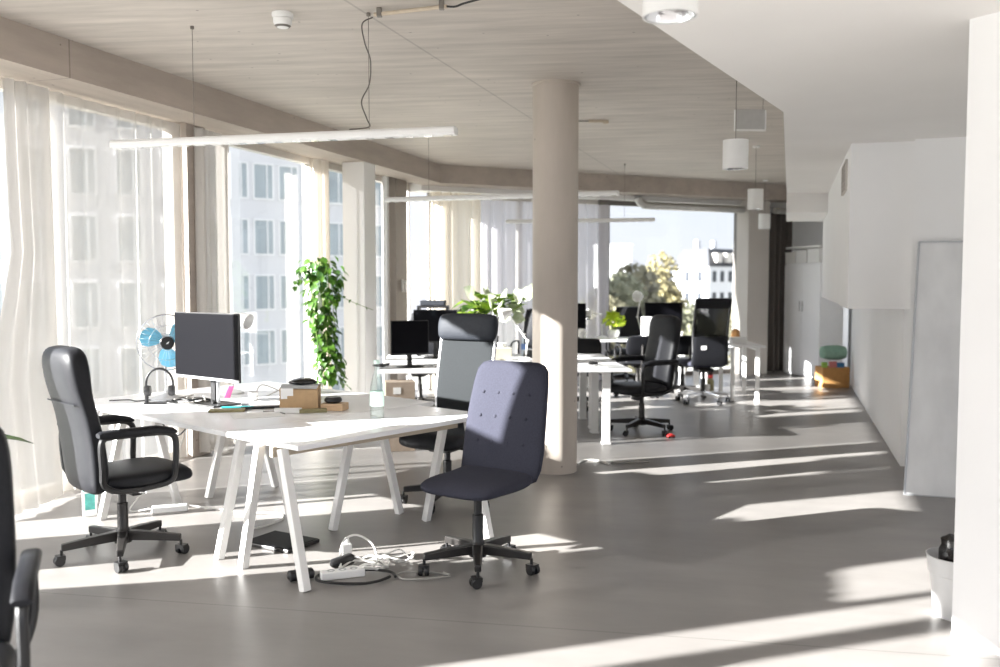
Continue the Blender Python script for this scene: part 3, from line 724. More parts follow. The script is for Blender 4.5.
cable('white cable curling behind the large monitor', [(-1.70, 6.2, TZ+.01), (-1.68, 6.3, TZ+.1), (-1.55, 6.35, TZ+.05), (-1.50, 6.25, TZ+.09), (-1.62, 6.2, TZ+.03)], .005, 'cable_w')
# pens / folders right of the stand
fo = thing('folder', 'black folder right of the monitor stand, papers on top', 'folder', (-1.55, 5.90, TZ), rad(14))
MB().box((0, 0, .010), (.30, .20, .014)).build('cover', M['blackplastic'], fo, bevel=.003); MB().box((.02, .02, .021), (.22, .15, .008)).build('sheets', M['paper'], fo)
tag(MB().box((0, 0, .011), (.20, .022, .018)).build('ruler', M['teal'], bevel=.003, loc=(-1.70, 5.79, TZ), rz=rad(9)), 'teal plastic ruler lying in front of the monitor stand', 'ruler')
tag(MB().box((0, 0, .007), (.22, .10, .014)).build('booklet', M['olive'], bevel=.002, loc=(-1.74, 5.70, TZ), rz=rad(12)), 'olive booklet on the desk in front of the teal ruler', 'booklet')
sm = thing('paper_cup', 'small white cup behind the pink sticky note', 'cup', (-1.66, 6.02, TZ))
MB().lathe([(.026, 0), (.034, .085), (.031, .085), (.024, .006)], 20).build('body', M['whiteplastic'], sm, smooth=True)
tag(MB().box((0, 0, .006), (.21, .15, .011)).build('notepad', M['greypaper'], bevel=.002, loc=(-1.40, 6.10, TZ), rz=rad(20)), 'grey notepad behind the black folder, left of the brown box', 'notepad')

# white desk lamp behind the monitor
def desk_lamp(label, loc, rz, lower, upper, head_dir, s=1.0, mat='whitemetal', group=None, hr=.062):
    r = thing('desk_lamp', label, 'lamp', loc, rz, group)
    MB().lathe([(0, 0), (.085*s, 0), (.09*s, .012), (.03, .03), (0, .032)], 24).build('base', M[mat], r, smooth=True)
    p0 = Vector((0, 0, .03)); p1 = Vector(lower); p2 = Vector(upper)
    MB().tube([p0, p1], .009, 8).build('lower_arm', M[mat], r, smooth=True)
    MB().tube([p1, p2], .009, 8).build('upper_arm', M[mat], r, smooth=True)
    j = MB(); j.lathe([(.001, -.016), (.018, -.01), (.018, .01), (.001, .016)], 12, Matrix.Translation(p1) @ Matrix.Rotation(PI/2, 4, 'X')); j.build('joint', M[mat], r, smooth=True)
    q = Vector(head_dir).to_track_quat('Z', 'Y').to_matrix().to_4x4()
    MB().lathe([(.012, -.05), (.026, -.045), (.032, -.02), (hr*.8, .03), (hr, .085), (hr*.92, .085), (hr*.7, .03), (.02, -.01)], 24, Matrix.Translation(p2) @ q).build('lamp_shade', M[mat], r, smooth=True)
    return r
desk_lamp('white desk lamp whose round head peeks out behind the large monitor', (-1.98, 6.62, TZ), 0, (.03, .05, .30), (.06, .0, .56), (.9, -.3, -.35))

# brown cardboard box with black pouch, wooden box with black puck
bx = thing('cardboard_box', 'open brown cardboard box with white labels on the near desks', 'box', (-1.29, 5.79, TZ), rad(6))
t = MB(); t.box((0, -.10, .075), (.235, .006, .13)); t.box((0, .10, .075), (.235, .006, .15)); t.box((-.117, 0, .075), (.006, .2, .15)); t.box((.117, 0, .075), (.006, .2, .15)); t.box((0, 0, .004), (.235, .2, .008)); t.build('body', M['cardboard'], bx)
t = MB(); t.box((-.074, -.1045, .125), (.078, .002, .048)); t.box((-.092, -.1045, .092), (.04, .002, .02)); t.build('sticker', M['paper'], bx)
t = MB(); t.add([(-.117, -.1, .15), (.117, -.1, .142), (.117, -.02, .168), (-.117, -.02, .168)], [(0, 1, 2, 3)]); t.build('flap', M['greypaper'], bx)
rings = [sring((x, .01, .165+z), (0, 1, 0), (0, 0, 1), w, h, 16, 2.4) for x, w, h, z in ((-.08, .02, .006, .005), (-.05, .06, .016, .008), (0, .075, .024, .010), (.05, .07, .02, .012), (.09, .03, .012, .006), (.1, .01, .004, .004))]
ph = MB().loft(rings).build('pouch', M['bag'], smooth=True, loc=(-1.285, 5.79, TZ+.006), rz=rad(6)); tag(ph, 'crumpled black pouch lying on top of the brown cardboard box', 'pouch')
tag(MB().box((0, 0, .016), (.17, .03, .030)).build('remote_control', M['paper'], bevel=.003, loc=(-1.335, 5.63, TZ), rz=rad(4)), 'flat white case lying in front of the brown cardboard box', 'case')
tag(MB().box((0, 0, .012), (.17, .045, .024)).build('booklet', M['olive'], bevel=.003, loc=(-1.18, 5.645, TZ), rz=rad(14)), 'dark green booklet lying between cardboard box and wooden box', 'booklet')
wb = MB().box((0, 0, .0235), (.15, .11, .045)); tag(wb.build('wooden_box', M['lightwood'], bevel=.003, loc=(-1.065, 5.76, TZ), rz=rad(-12)), 'small light wooden box under a black round device', 'box')
pk = thing('speaker', 'black round puck device standing on the small wooden box', 'device', (-1.075, 5.765, TZ+.047))
MB().lathe([(0, 0), (.042, 0), (.056, .012), (.056, .024), (.046, .036), (.02, .040), (0, .040)], 26).build('body', M['blackplastic'], pk, smooth=True)
MB().lathe([(.032, .0395), (.036, .042), (.040, .0385)], 24, cap=False).build('ring', M['silver'], pk, smooth=True)
tag(MB().box((0, 0, .002), (.30, .21, .003)).build('paper_sheet', M['paper'], loc=(-1.50, 5.52, TZ), rz=rad(24)), 'loose white sheet of paper on the desk left of the cardboard box', 'paper')
cable('short grey pen lying on the desk in front of the cardboard box', [(-1.50, 5.66, TZ+.005), (-1.42, 5.665, TZ+.005), (-1.34, 5.565, TZ+.005)], .004, 'cable_g', 1)

# glass bottle
bo = thing('glass_bottle', 'clear glass water bottle with pale label on the near desk', 'bottle', (-.745, 5.42, TZ))
MB().lathe([(.0, .0), (.040, .002), (.043, .012), (.043, .17), (.040, .20), (.026, .255), (.017, .285), (.016, .315), (.0185, .317), (.0185, .33), (.014, .33), (.012, .29), (.038, .19), (.040, .015), (0, .010)], 26, cap=False).build('body', M['bottleglass'], bo, smooth=True)
MB().lathe([(.0436, .075), (.0436, .165)], 26, cap=False).build('label', M['labelgreen'], bo, smooth=True)
MB().lathe([(.0, .330), (.0185, .331), (.0185, .352), (.0, .353)], 18).build('cap', M['labelgreen'], bo, smooth=True)

# ------------------------------------------------------------------ hanging plant on its tall jar stand by the window
def leaf_tower(name, n, fn, mat, parent, Lr, seed):
    r = random.Random(seed); m = MB()
    for i in range(n):
        p, d, up = fn(r, i/n); L = r.uniform(*Lr)
        m.leaf(p, d, up, L, L*.78, r.uniform(.1, .45))
    return m.build(name, M[mat], parent, smooth=True)
PX, PY = -1.86, 9.30
hp = thing('trailing_plant', 'green trailing plant spilling from a tall clear vase by the window', 'plant', (PX, PY, 0))
MB().lathe([(0, 0), (.15, 0), (.15, .02), (.03, .03), (.022, .05), (.022, 1.42), (.06, 1.45), (0, 1.45)], 24).build('plant_stand', M['whitemetal'], hp, smooth=True)
MB().lathe([(0, 1.45), (.07, 1.452), (.085, 1.50), (.085, 1.72), (.078, 1.72), (.075, 1.5), (0, 1.46)], 24, cap=False).build('vase', M['jar'], hp, smooth=True)
def fol(r, t):
    z = 1.78-1.28*t**1.0+r.uniform(-.05, .05)
    w = .15+.04*math.sin(7*t)+(.04 if t < .15 else 0)
    a = r.uniform(0, 2*PI); rr = w*math.sqrt(r.uniform(.15, 1))
    sh = .09*t+.02*math.sin(9*t)
    p = (sh+rr*math.cos(a), rr*math.sin(a)*.8, z)
    d = (math.cos(a)*.8+r.uniform(-.5, .5), math.sin(a)*.8+r.uniform(-.5, .5), -.7+r.uniform(-.4, .5))
    return p, d, (math.cos(a), math.sin(a), .4)
leaf_tower('foliage', 420, fol, 'leaf', hp, (.06, .105), 11)
def fol2(r, t):
    z = 1.80-.13*t+r.uniform(-.05, .05); a = r.uniform(0, 2*PI)
    x = -.08-.20*t
    return (x+r.uniform(-.02, .02), r.uniform(-.04, .04), z-.16*t), (math.cos(a), math.sin(a), -.5), (0, 0, 1)
leaf_tower('side_shoot', 14, fol2, 'leaf', hp, (.05, .085), 12)
def fol3(r, t): return (.1+.44*t, 0, 1.48-.22*t), (r.uniform(-1, 1), r.uniform(-1, 0), -.6), (0, 0, 1)
leaf_tower('side_shoot', 6, fol3, 'leaf', hp, (.03, .045), 13)
vm = MB(); vm.tube([(.0, 0, 1.6), (.1, 0, 1.48), (.3, 0, 1.36), (.55, 0, 1.26)], .003, 5, smooth=5)
for k in range(6): vm.tube([(.02*math.cos(k), .02*math.sin(k), 1.72), (.1*math.cos(k), .09*math.sin(k), 1.74), (.11*math.cos(k)+.03, .1*math.sin(k), 1.2), (.1*math.cos(k+.4)+.05, .08*math.sin(k), .62)], .004, 5, smooth=5)
vm.build('stem', M['stem'], hp, smooth=True)

# plant behind the cut-off chair at the left edge
lp = thing('potted_plant', 'plant with long dark leaves half hidden behind the chair at the left edge', 'plant', (-2.51, 4.18, -.0))
MB().lathe([(0, 0), (.11, 0), (.14, .26), (.128, .26), (.1, .02), (0, .02)], 24).build('pot', M['whiteplastic'], lp, smooth=True)
MB().tube([(0, 0, .05), (.02, 0, .5), (0, .02, 1.02)], .013, 8, smooth=4).build('stem', M['bark'], lp, smooth=True)
lf = MB()
for k, (z, a, L) in enumerate(((.82, .15, .30), (.64, -.30, .33), (.95, 2.4, .3), (.83, 3.6, .3), (.78, 1.6, .32), (.66, 2.9, .3), (.98, 4.6, .25))):
    lf.leaf((0, 0, z), (math.cos(a), math.sin(a), .12 if k == 0 else -.35), (0, 0, 1), L, .105, .22 if k == 0 else .35)
lf.build('foliage', M['leafdark'], lp, smooth=True)

# ------------------------------------------------------------------ middle desks
def leg_desk(label, cx, cy, w, d, rz, group=None, z=.73, legw=.075, foot=True):
    r = thing('desk', label, 'desk', (cx, cy, 0), rz, group)
    MB().box((0, 0, z-.0125), (w, d, .025)).build('tabletop', M['desk'], r, bevel=.003)
    for sx in (-1, 1):
        for sy in (-1, 1):
            x, y = sx*(w/2-(.30 if w > 1.3 else .22 if w > .6 else .07)), sy*(d/2-.14)
            t = MB(); t.box((x, y, (z-.025)/2+.01), (legw, legw*.8, z-.045))
            if foot: t.box((x, y, .01), (legw*1.1, legw*1.5, .02))
            t.build('leg', M['whitemetal'], r, bevel=.004)
        MB().box((sx*(w/2-(.30 if w > 1.3 else .22 if w > .6 else .07)), 0, z-.05), (.05, d-.3, .04)).build('rail', M['whitemetal'], r, bevel=.003)
    return r
RD = rad(4)
ex4 = Vector((math.cos(RD), math.sin(RD), 0)); ey4 = Vector((-math.sin(RD), math.cos(RD), 0)); O4 = Vector((-1.13, 8.26, 0))
def E4(x, y): p = O4+ex4*x+ey4*y; return p.x, p.y
x, y = E4(.60, .46); leg_desk('white desk left of the round column with the small square monitor', x, y, 1.20, .92, RD)
x, y = E4(1.795, .46); leg_desk('white desk whose corner points right of the round column', x, y, 1.17, .92, RD)
x, y = E4(.60, 1.39); leg_desk('white desk under the two stacked dark screens and white flowers', x, y, 1.20, .92, RD)
x, y = E4(1.81, 1.39); leg_desk('white desk behind the round column with the tissue box', x, y, 1.20, .92, RD)
monitor('small square black monitor on the desk left of the headrest chair', (-.87, 8.66, TZ), rad(20), .375, .335, .115)
monitor('wide dark monitor behind the small square monitor', (-.70, 9.72, TZ), rad(-6), .48, .36, .16)
tag(MB().box((0, 0, .028), (.27, .16, .055)).build('box', M['leather2'], bevel=.006, loc=(-.74, 9.98, TZ+.56), rz=rad(-4)), 'flat grey box on the raised shelf above the wide dark monitor', 'box')
sh = thing('monitor_riser', 'dark raised shelf behind the wide dark monitor', 'shelf', (-.74, 9.98, TZ), rad(-4))
MB().box((0, 0, .545), (.34, .18, .025)).build('board', M['blackplastic'], sh, bevel=.003)
for sx in (-1, 1): MB().box((sx*.16, 0, .266), (.02, .16, .532)).build('side_panel', M['blackplastic'], sh)
cable('black cables bundled on the desk corner left of the small square monitor', [(-1.16+rnd.uniform(-.06, .1), 8.64+rnd.uniform(-.06, .06), TZ+.012+rnd.uniform(0, .02)) for i in range(12)], .008, 'cable_b')
cb = thing('cardboard_box', 'tall grey-brown box under the desk with the small square monitor', 'box', (-.93, 8.27, 0), rad(12))
t = MB(); t.box((0, 0, .32), (.27, .20, .64)); t.build('body', M['brownbox'], cb, bevel=.004)
MB().box((-.03, -.1015, .56), (.07, .003, .06)).build('sticker', M['paper'], cb)
keyboard = tag(MB().box((0, 0, .009), (.40, .13, .016)).build('keyboard', M['whiteplastic'], bevel=.004, loc=(-.45, 8.75, TZ), rz=rad(6)), 'white keyboard on the desk behind the headrest chair', 'keyboard')

# white-flowered leafy plant
wp = thing('potted_plant', 'leafy plant with white blooms behind the headrest chair', 'plant', (-.12, 9.95, TZ)); wp.scale = (1.08, 1.0, 1.3)
MB().lathe([(0, 0), (.075, 0), (.10, .17), (.09, .17), (.07, .02), (0, .02)], 24).build('pot', M['blackplastic'], wp, smooth=True)
def bush(r, t):
    a = r.uniform(0, 2*PI); e = r.uniform(.1, 1.2); R = r.uniform(.05, .24)
    return (R*math.cos(a)*1.3*math.cos(e), R*math.sin(a)*math.cos(e), .34+R*math.sin(e)*.85), (math.cos(a), math.sin(a), r.uniform(-.3, .8)), (0, 0, 1)
leaf_tower('foliage', 46, bush, 'leafbush', wp, (.13, .22), 21)
leaf_tower('foliage', 24, bush, 'leafdark', wp, (.12, .2), 22)
def bl(r, t):
    a = r.uniform(-2.6, .5); R = r.uniform(.12, .3)
    return (R*math.cos(a)*1.2+.05, R*math.sin(a), .40+r.uniform(-.1, .2)), (math.cos(a), math.sin(a)-.4, r.uniform(-.2, .9)), (0, -1, .4)
rbl = random.Random(23)
for i in range(14):
    p, d, up = bl(rbl, 0); MB().leaf(p, d, up, rbl.uniform(.13, .2), .13, .3).build('bloom', M['leafpale'], wp, smooth=True)
st = MB()
for k in range(7): st.tube([(0, 0, .1), (.06*math.cos(k), .06*math.sin(k), .3), (.16*math.cos(k), .14*math.sin(k), .48)], .005, 5, smooth=3)
st.build('stem', M['stem'], wp, smooth=True)

desk_lamp('white jointed desk lamp leaning over the tissue box left of the round column', (.27, 9.45, TZ), 0, (.02, 0, .20), (-.19, .02, .50), (-.9, -.3, -.35), s=.9, hr=.075)
tb = thing('tissue_box', 'beige tissue box on the desk beside the white jointed lamp', 'box', (.02, 9.42, TZ), rad(10))
MB().box((0, 0, .065), (.19, .12, .13)).build('body', M['greybox'], tb, bevel=.004); MB().loft([sring((0, 0, .13+z), (1, 0, 0), (0, 1, 0), w, w*.4, 12, 2) for z, w in ((0, .05), (.03, .04), (.05, .055))]).build('tissue', M['paper'], tb, smooth=True)
cyl = MB().lathe([(0, 0), (.034, 0), (.034, .11), (.030, .11), (.028, .01), (0, .01)], 20); tag(cyl.build('cup', M['whiteplastic'], smooth=True, loc=(.09, 9.95, TZ)), 'white cup on the desk left of the water bottle', 'cup')
wbt = thing('water_bottle', 'plastic water bottle with blue label left of the round column', 'bottle', (.27, 9.99, TZ))
MB().lathe([(0, 0), (.033, .002), (.036, .02), (.036, .15), (.030, .19), (.013, .215), (.013, .23), (0, .23)], 20).build('body', M['pet'], wbt, smooth=True)
MB().lathe([(.0367, .07), (.0367, .13)], 20, cap=False).build('label', M['labelblue'], wbt, smooth=True); MB().lathe([(0, .23), (.015, .23), (.015, .25), (0, .25)], 14).build('cap', M['whiteplastic'], wbt, smooth=True)
tag(MB().lathe([(0, 0), (.05, 0), (.055, .012), (.05, .09), (.03, .1), (0, .1)], 18).build('speaker', M['blackplastic'], smooth=True, loc=(.30, 9.52, TZ)), 'small black speaker on the desk beside the round column', 'speaker')
ht = MB().box((0, 0, .035), (.012, .03, .07)); tag(ht.build('highlighter', M['yellow'], loc=(-.115, 9.30, TZ+.001), rz=.2), 'yellow marker standing behind the headrest chair', 'pen')

# right corner of the middle desks
mouse = MB().loft([sring((x, 0, .012), (0, 1, 0), (0, 0, 1), w, h, 14, 2.4) for x, w, h in ((-.05, .015, .004), (-.04, .026, .011), (0, .031, .014), (.04, .026, .010), (.052, .012, .004))])
tag(mouse.build('computer_mouse', M['blackplastic'], smooth=True, loc=(.93, 8.95, TZ), rz=.5), 'black mouse on the desk right of the round column', 'mouse')
cable('thin grey cable on the desk corner right of the round column', [(.86, 8.9, TZ+.004), (.92, 8.75, TZ+.004), (1.02, 8.8, TZ+.004), (1.1, 8.6, TZ+.004)], .004, 'cable_g')
tag(MB().box((0, 0, .0025), (.21, .30, .004)).build('paper_sheet', M['greypaper'], loc=(1.08, 8.72, TZ), rz=.35), 'grey sheet on the desk corner facing the leather armchair', 'paper')

# ------------------------------------------------------------------ far desks
leg_desk('far white desk under the lime flowers and lamps', 1.70, 12.98, 1.24, .7, rad(3))
leg_desk('far white desk behind the mesh chair with the dark monitor', 2.74, 12.98, .76, .7, rad(3))
leg_desk('white desk at far right beside the mesh chair, foot of its leg in view', 3.20, 12.02, .46, 1.0, rad(-2), legw=.05)
monitor('black monitor behind the far leather armchair', (2.36, 12.98, TZ), rad(3), .55, .33, .19)
monitor('narrow black monitor edge right of the round column', (1.10, 13.0, TZ), rad(-25), .30, .37, .14)
ms = thing('monitor_riser', 'white riser holding up papers beneath the far black monitor', 'shelf', (2.36, 12.70, TZ), rad(3))
MB().box((0, 0, .11), (.42, .18, .02)).build('board', M['whiteplastic'], ms, bevel=.003)
for sx in (-1, 1): MB().box((sx*.19, 0, .05), (.02, .17, .10)).build('side_panel', M['whiteplastic'], ms)
fl = thing('flower_bouquet', 'lime green flowers in a white vase on the far desk', 'flowers', (1.63, 12.92, TZ))
MB().lathe([(0, 0), (.06, 0), (.09, .08), (.075, .13), (.068, .13), (.08, .08), (0, .01)], 22).build('vase', M['whiteplastic'], fl, smooth=True)
rr = random.Random(31); b = MB()
for i in range(90):
    a = rr.uniform(0, 2*PI); e = rr.uniform(-.2, 1.5); R = .15
    p = Vector((R*math.cos(a)*math.cos(e), R*math.sin(a)*math.cos(e), .22+R*math.sin(e)*.95))
    b.leaf(p*.97, (rr.uniform(-1, 1), rr.uniform(-1, 1), rr.uniform(-.3, 1)), p-Vector((0, 0, .2)), .08, .062, .3)
b.build('bloom', M['lime'], fl, smooth=True)
st = MB()
for k in range(6): st.tube([(0, 0, .04), (.04*math.cos(k), .04*math.sin(k), .2), (.09*math.cos(k), .09*math.sin(k), .27)], .006, 5)
st.build('stem', M['stem'], fl)
desk_lamp('white desk lamp bent low left of the lime flowers', (1.50, 13.2, TZ), 0, (-.02, 0, .34), (-.22, -.06, .37), (-.5, -.4, -.8), hr=.085)
desk_lamp('white desk lamp standing tall right of the lime flowers', (2.10, 13.28, TZ), 0, (-.07, 0, .30), (-.03, .0, .60), (-.7, -.7, .05), hr=.085)
bs = thing('binder', 'white binder standing left of the far black monitor', 'binder', (2.10, 12.78, TZ), rad(8))
MB().box((0, 0, .16), (.13, .24, .32)).build('cover', M['paper'], bs, bevel=.004); MB().box((0, -.1215, .2), (.06, .003, .12)).build('spine_label', M['greypaper'], bs)
c2 = MB().lathe([(0, 0), (.045, 0), (.05, .1), (.046, .1), (.042, .01), (0, .01)], 20); tag(c2.build('cup', M['whiteplastic'], smooth=True, loc=(1.19, 12.86, TZ)), 'white cup on the far desk right of the round column', 'cup')
tag(MB().box((0, 0, .008), (.44, .14, .016)).build('keyboard', M['whiteplastic'], bevel=.004, loc=(1.40, 12.86, TZ), rz=rad(4)), 'pale keyboard on the far desk left of the lime flowers', 'keyboard')
tag(MB().lathe([(0, 0), (.05, 0), (.06, .06), (.055, .14), (.03, .17), (0, .175)], 18).build('wooden_vase', M['amber'], smooth=True, loc=(3.24, 12.36, TZ)), 'amber wooden vase on the desk at far right', 'vase')
tag(MB().box((0, 0, .04), (.2, .16, .08)).build('box', M['paper'], bevel=.004, loc=(3.18, 12.0, TZ)), 'small white box on the desk at far right in front of the vase', 'box')
rb = thing('spray_bottle', 'small bottle with red cap on the floor by the far right desk', 'bottle', (2.955, 12.58, 0))
MB().lathe([(0, 0), (.045, .0), (.05, .02), (.05, .16), (.03, .2), (0, .2)], 18).build('body', M['olive'], rb, smooth=True); MB().lathe([(0, .2), (.035, .2), (.03, .33), (0, .34)], 16).build('cap', M['red'], rb, smooth=True)
lf_ = MB().lathe([(0, 0), (.05, 0), (.075, .06), (.07, .12), (0, .13)], 18); tag(lf_.build('waste_bin', M['whiteplastic'], smooth=True, loc=(2.86, 12.5, 0)), 'round white object on the floor behind the mesh chair base', 'bin')
rt = thing('toy_car', 'small red toy on the floor right of the leather armchair', 'toy', (1.70, 8.88, 0), .3); rt.scale = (.75, .75, .75)
MB().loft([sring((x, 0, .028+z), (0, 1, 0), (0, 0, 1), w, h, 12, 2.6) for x, w, h, z in ((-.06, .01, .006, 0), (-.05, .026, .016, 0), (-.01, .028, .026, .008), (.02, .026, .024, .006), (.05, .022, .014, 0), (.06, .01, .005, 0))]).build('body', M['red'], rt, smooth=True)
for sx in (-.035, .035):
    for sy in (-.024, .024):
        MB().lathe([(.002, -.006), (.013, -.006), (.013, .006), (.002, .006)], 12, Matrix.Translation((sx, sy, .013)) @ Matrix.Rotation(PI/2, 4, 'X')).build('wheel', M['blackplastic'], rt, smooth=True)

# ------------------------------------------------------------------ things on the floor near the desks
def power_strip(label, loc, rz, n=5, group=None):
    r = thing('power_strip', label, 'power strip', loc, rz, group)
    L = .06*n+.05
    MB().box((0, 0, .022), (L, .06, .042)).build('body', M['whiteplastic'], r, bevel=.006)
    for i in range(n):
        MB().lathe([(.010, .0435), (.019, .0437), (.021, .0450)], 16, Matrix.Translation((-L/2+.055+.06*i, 0, 0)), cap=False).build('socket', M['greypaper'], r)
    return r
power_strip('white power strip on the floor under the left end of the desks', (-2.24, 6.02, 0), rad(18), 3)
power_strip('white power strip in the cable heap beside the near desk leg', (-.83, 4.66, 0), rad(20), 3)
pl = thing('plug_adapter', 'white plug adapter standing up in the cable heap', 'plug', (-.86, 4.98, 0), .3)
MB().box((0, 0, .045), (.05, .04, .09)).build('body', M['whiteplastic'], pl, bevel=.008); MB().lathe([(.003, .09), (.014, .09), (.012, .12), (.003, .122)], 12).build('strain_relief', M['whiteplastic'], pl, smooth=True)
ad = thing('power_adapter', 'black power adapter behind the nearest desk leg', 'adapter', (-1.04, 4.62, 0), .5)
MB().loft([sring((x, 0, .03), (0, 1, 0), (0, 0, 1), w, h, 16, 3) for x, w, h in ((-.07, .02, .012), (-.06, .033, .026), (.06, .033, .026), (.07, .02, .012))]).build('body', M['blackplastic'], ad, smooth=True); MB().box((0, 0, .0575), (.05, .03, .002)).build('sticker', M['greypaper'], ad)
ad2 = MB().loft([sring((x, 0, .034), (0, 1, 0), (0, 0, 1), w, h, 16, 2.6) for x, w, h in ((-.08, .012, .01), (-.06, .03, .026), (.06, .032, .03), (.09, .014, .012))]); tag(ad2.build('power_adapter', M['blackplastic'], smooth=True, loc=(-.86, 4.83, .0), rz=.9), 'black rounded adapter in the middle of the cable heap', 'adapter')
def coil(label, c, R, turns, r, mat, zj=.02, seed=1, sy=.7):
    q = random.Random(seed); pts = []
    for i in range(int(turns*9)):
        a = 2*PI*i/9; k = R*q.uniform(.72, 1.12)
        pts.append((c[0]+k*math.cos(a), c[1]+k*sy*math.sin(a), r+.002+q.uniform(0, zj)))
    return cable(label, pts, r, mat, 5)
coil('white cable coiled in the heap by the near desk leg', (-.74, 4.78), .13, 3.0, .006, 'cable_w', .05, 4)
coil('black cable looped on the floor in front of the power strip', (-.74, 4.62), .20, 1.2, .008, 'cable_b', .01, 5, .55)
coil('grey cable loop on the floor right of the cable heap', (-.42, 4.66), .15, 1.3, .005, 'cable_g', .01, 6, .45)
coil('tangled pale cable between the heap and the fabric chair', (-.58, 4.92), .12, 2.0, .005, 'cable_w', .05, 8, .5)
cable('white cable arching up over the cable heap', [(-.88, 4.86, .04), (-.86, 4.88, .13), (-.79, 4.88, .165), (-.70, 4.86, .12), (-.67, 4.82, .04), (-.70, 4.76, .01)], .006, 'cable_w')
cable('white cable running from the left power strip across the floor', [(-2.12, 6.06, .03), (-1.9, 6.05, .008), (-1.7, 5.95, .008), (-1.5, 5.95, .008), (-1.42, 5.8, .008), (-1.5, 5.62, .008), (-1.6, 5.55, .008)], .006, 'cable_w')
cable('white cable drooping from the desk to the left power strip', [(-2.36, 5.98, .03), (-2.5, 6.0, .01), (-2.46, 6.1, .1), (-2.25, 6.2, .35), (-2.15, 6.22, .69)], .005, 'cable_w')
cable('black cable hanging below the desk edge behind the left armchair', [(-2.06, 5.72, .69), (-2.02, 5.74, .62), (-2.10, 5.78, .56), (-2.2, 5.84, .62), (-2.25, 5.88, .69)], .005, 'cable_b')
lt = thing('laptop', 'dark closed laptop lying on the floor under the near desk', 'laptop', (-1.30, 5.27, 0), rad(-30))
MB().box((0, 0, .012), (.36, .27, .022)).build('body', M['darkmetal'], lt, bevel=.005)
MB().box((0, 0, .0245), (.345, .255, .003)).build('lid', M['screen'], lt, bevel=.002)
ct = thing('juice_carton', 'white and teal drink carton on the floor behind the left armchair', 'carton', (-2.74, 5.93, 0), rad(30))
MB().box((0, 0, .085), (.085, .085, .17)).build('body', M['paper'], ct, bevel=.003)
MB().add([(-.0425, -.0425, .17), (.0425, -.0425, .17), (.0425, .0425, .17), (-.0425, .0425, .17), (-.0425, 0, .205), (.0425, 0, .205)], [(0, 1, 5, 4), (2, 3, 4, 5), (1, 2, 5), (3, 0, 4), (3, 2, 1, 0)]).build('gable_top', M['tealcard'], ct)
MB().box((0, -.0435, .1), (.06, .002, .11)).build('print', M['tealcard'], ct)
cable('pale cable on the floor beside the base of the round column', [(.66, 7.55, .008), (.72, 7.72, .008), (.84, 7.72, .008), (.92, 7.58, .008)], .009, 'cable_w')
cable('grey cable end on the floor right of the round column', [(.95, 7.62, .008), (1.1, 7.64, .012), (1.28, 7.66, .008)], .008, 'cable_g')

# ------------------------------------------------------------------ right side things
vg = thing('vent_grille', 'white air vent grille high on the boxed wall', 'vent', (0, 0, 0))
qv = .475
X = Matrix.Translation((*Q0(qv, 7.95), 2.46)) @ Matrix.Rotation(AU, 4, 'Z')
t = MB()
for zz in (-.12, .12): t.box((0, .008, zz), (.56, .02, .02), X)
for xx in (-.27, .27): t.box((xx, .008, 0), (.02, .02, .24), X)
t.build('frame', M['greyplaster'], vg); MB().box((0, .001, 0), (.53, .006, .23), X).build('backing', M['darkframe'], vg)
for k in range(5): MB().box((0, .010, -.08+.04*k), (.52, .012, .012), X).build('slat', M['greyplaster'], vg)

# leaning scuffed panel
pn = thing('whiteboard', 'scuffed white panel with metal edge leaning on the right wall', 'board')
p0, p1 = Vector((2.955, 6.50, 0)), Vector((3.60, 6.29, 0))
q0, q1 = Vector((3.235, 6.98, 1.86)), Vector((3.86, 6.77, 1.86))
nr = (p1-p0).cross(q0-p0).normalized(); th = nr*.03
if nr.y > 0: th = -th
MB().loft([[tuple(p) for p in (p0, p1, p1-th, p0-th)], [tuple(p) for p in (q0, q1, q1-th, q0-th)]]).build('board', M['panel'], pn)
t = MB(); e = th*.25
for a, b in ((p0, q0), (q0, q1), (p0, p1)): t.tube([a+e*.5, b+e*.5], .009, 4)
t.build('edge_frame', M['silver'], pn)

# bin and black bag
bn = thing('waste_bin', 'white plastic waste bin tucked behind the near right wall', 'bin', (2.135, 4.12, 0))
MB().lathe([(0, 0), (.098, 0), (.103, .01), (.122, .20), (.128, .205), (.137, .275), (.141, .285), (.136, .287), (.131, .27), (.118, .2), (.098, .015), (0, .012)], 32, cap=False).build('body', M['bin'], bn, smooth=True)
rq = random.Random(5); prof = []
bgm = MB(); rings = []
for z, r0 in ((.20, .06), (.28, .07), (.31, .05), (.335, .04), (.36, .045), (.375, .02), (.38, .004)):
    rings.append([((r0*rq.uniform(.75, 1.2))*math.cos(2*PI*k/11)-.03, (r0*rq.uniform(.75, 1.2))*math.sin(2*PI*k/11), z+rq.uniform(-.006, .006)) for k in range(11)])
bgm.loft(rings); tag(bgm.build('rubbish_bag', M['bag'], smooth=True, loc=(2.135, 4.13, 0)), 'crumpled black bag sticking out of the white waste bin', 'bag')

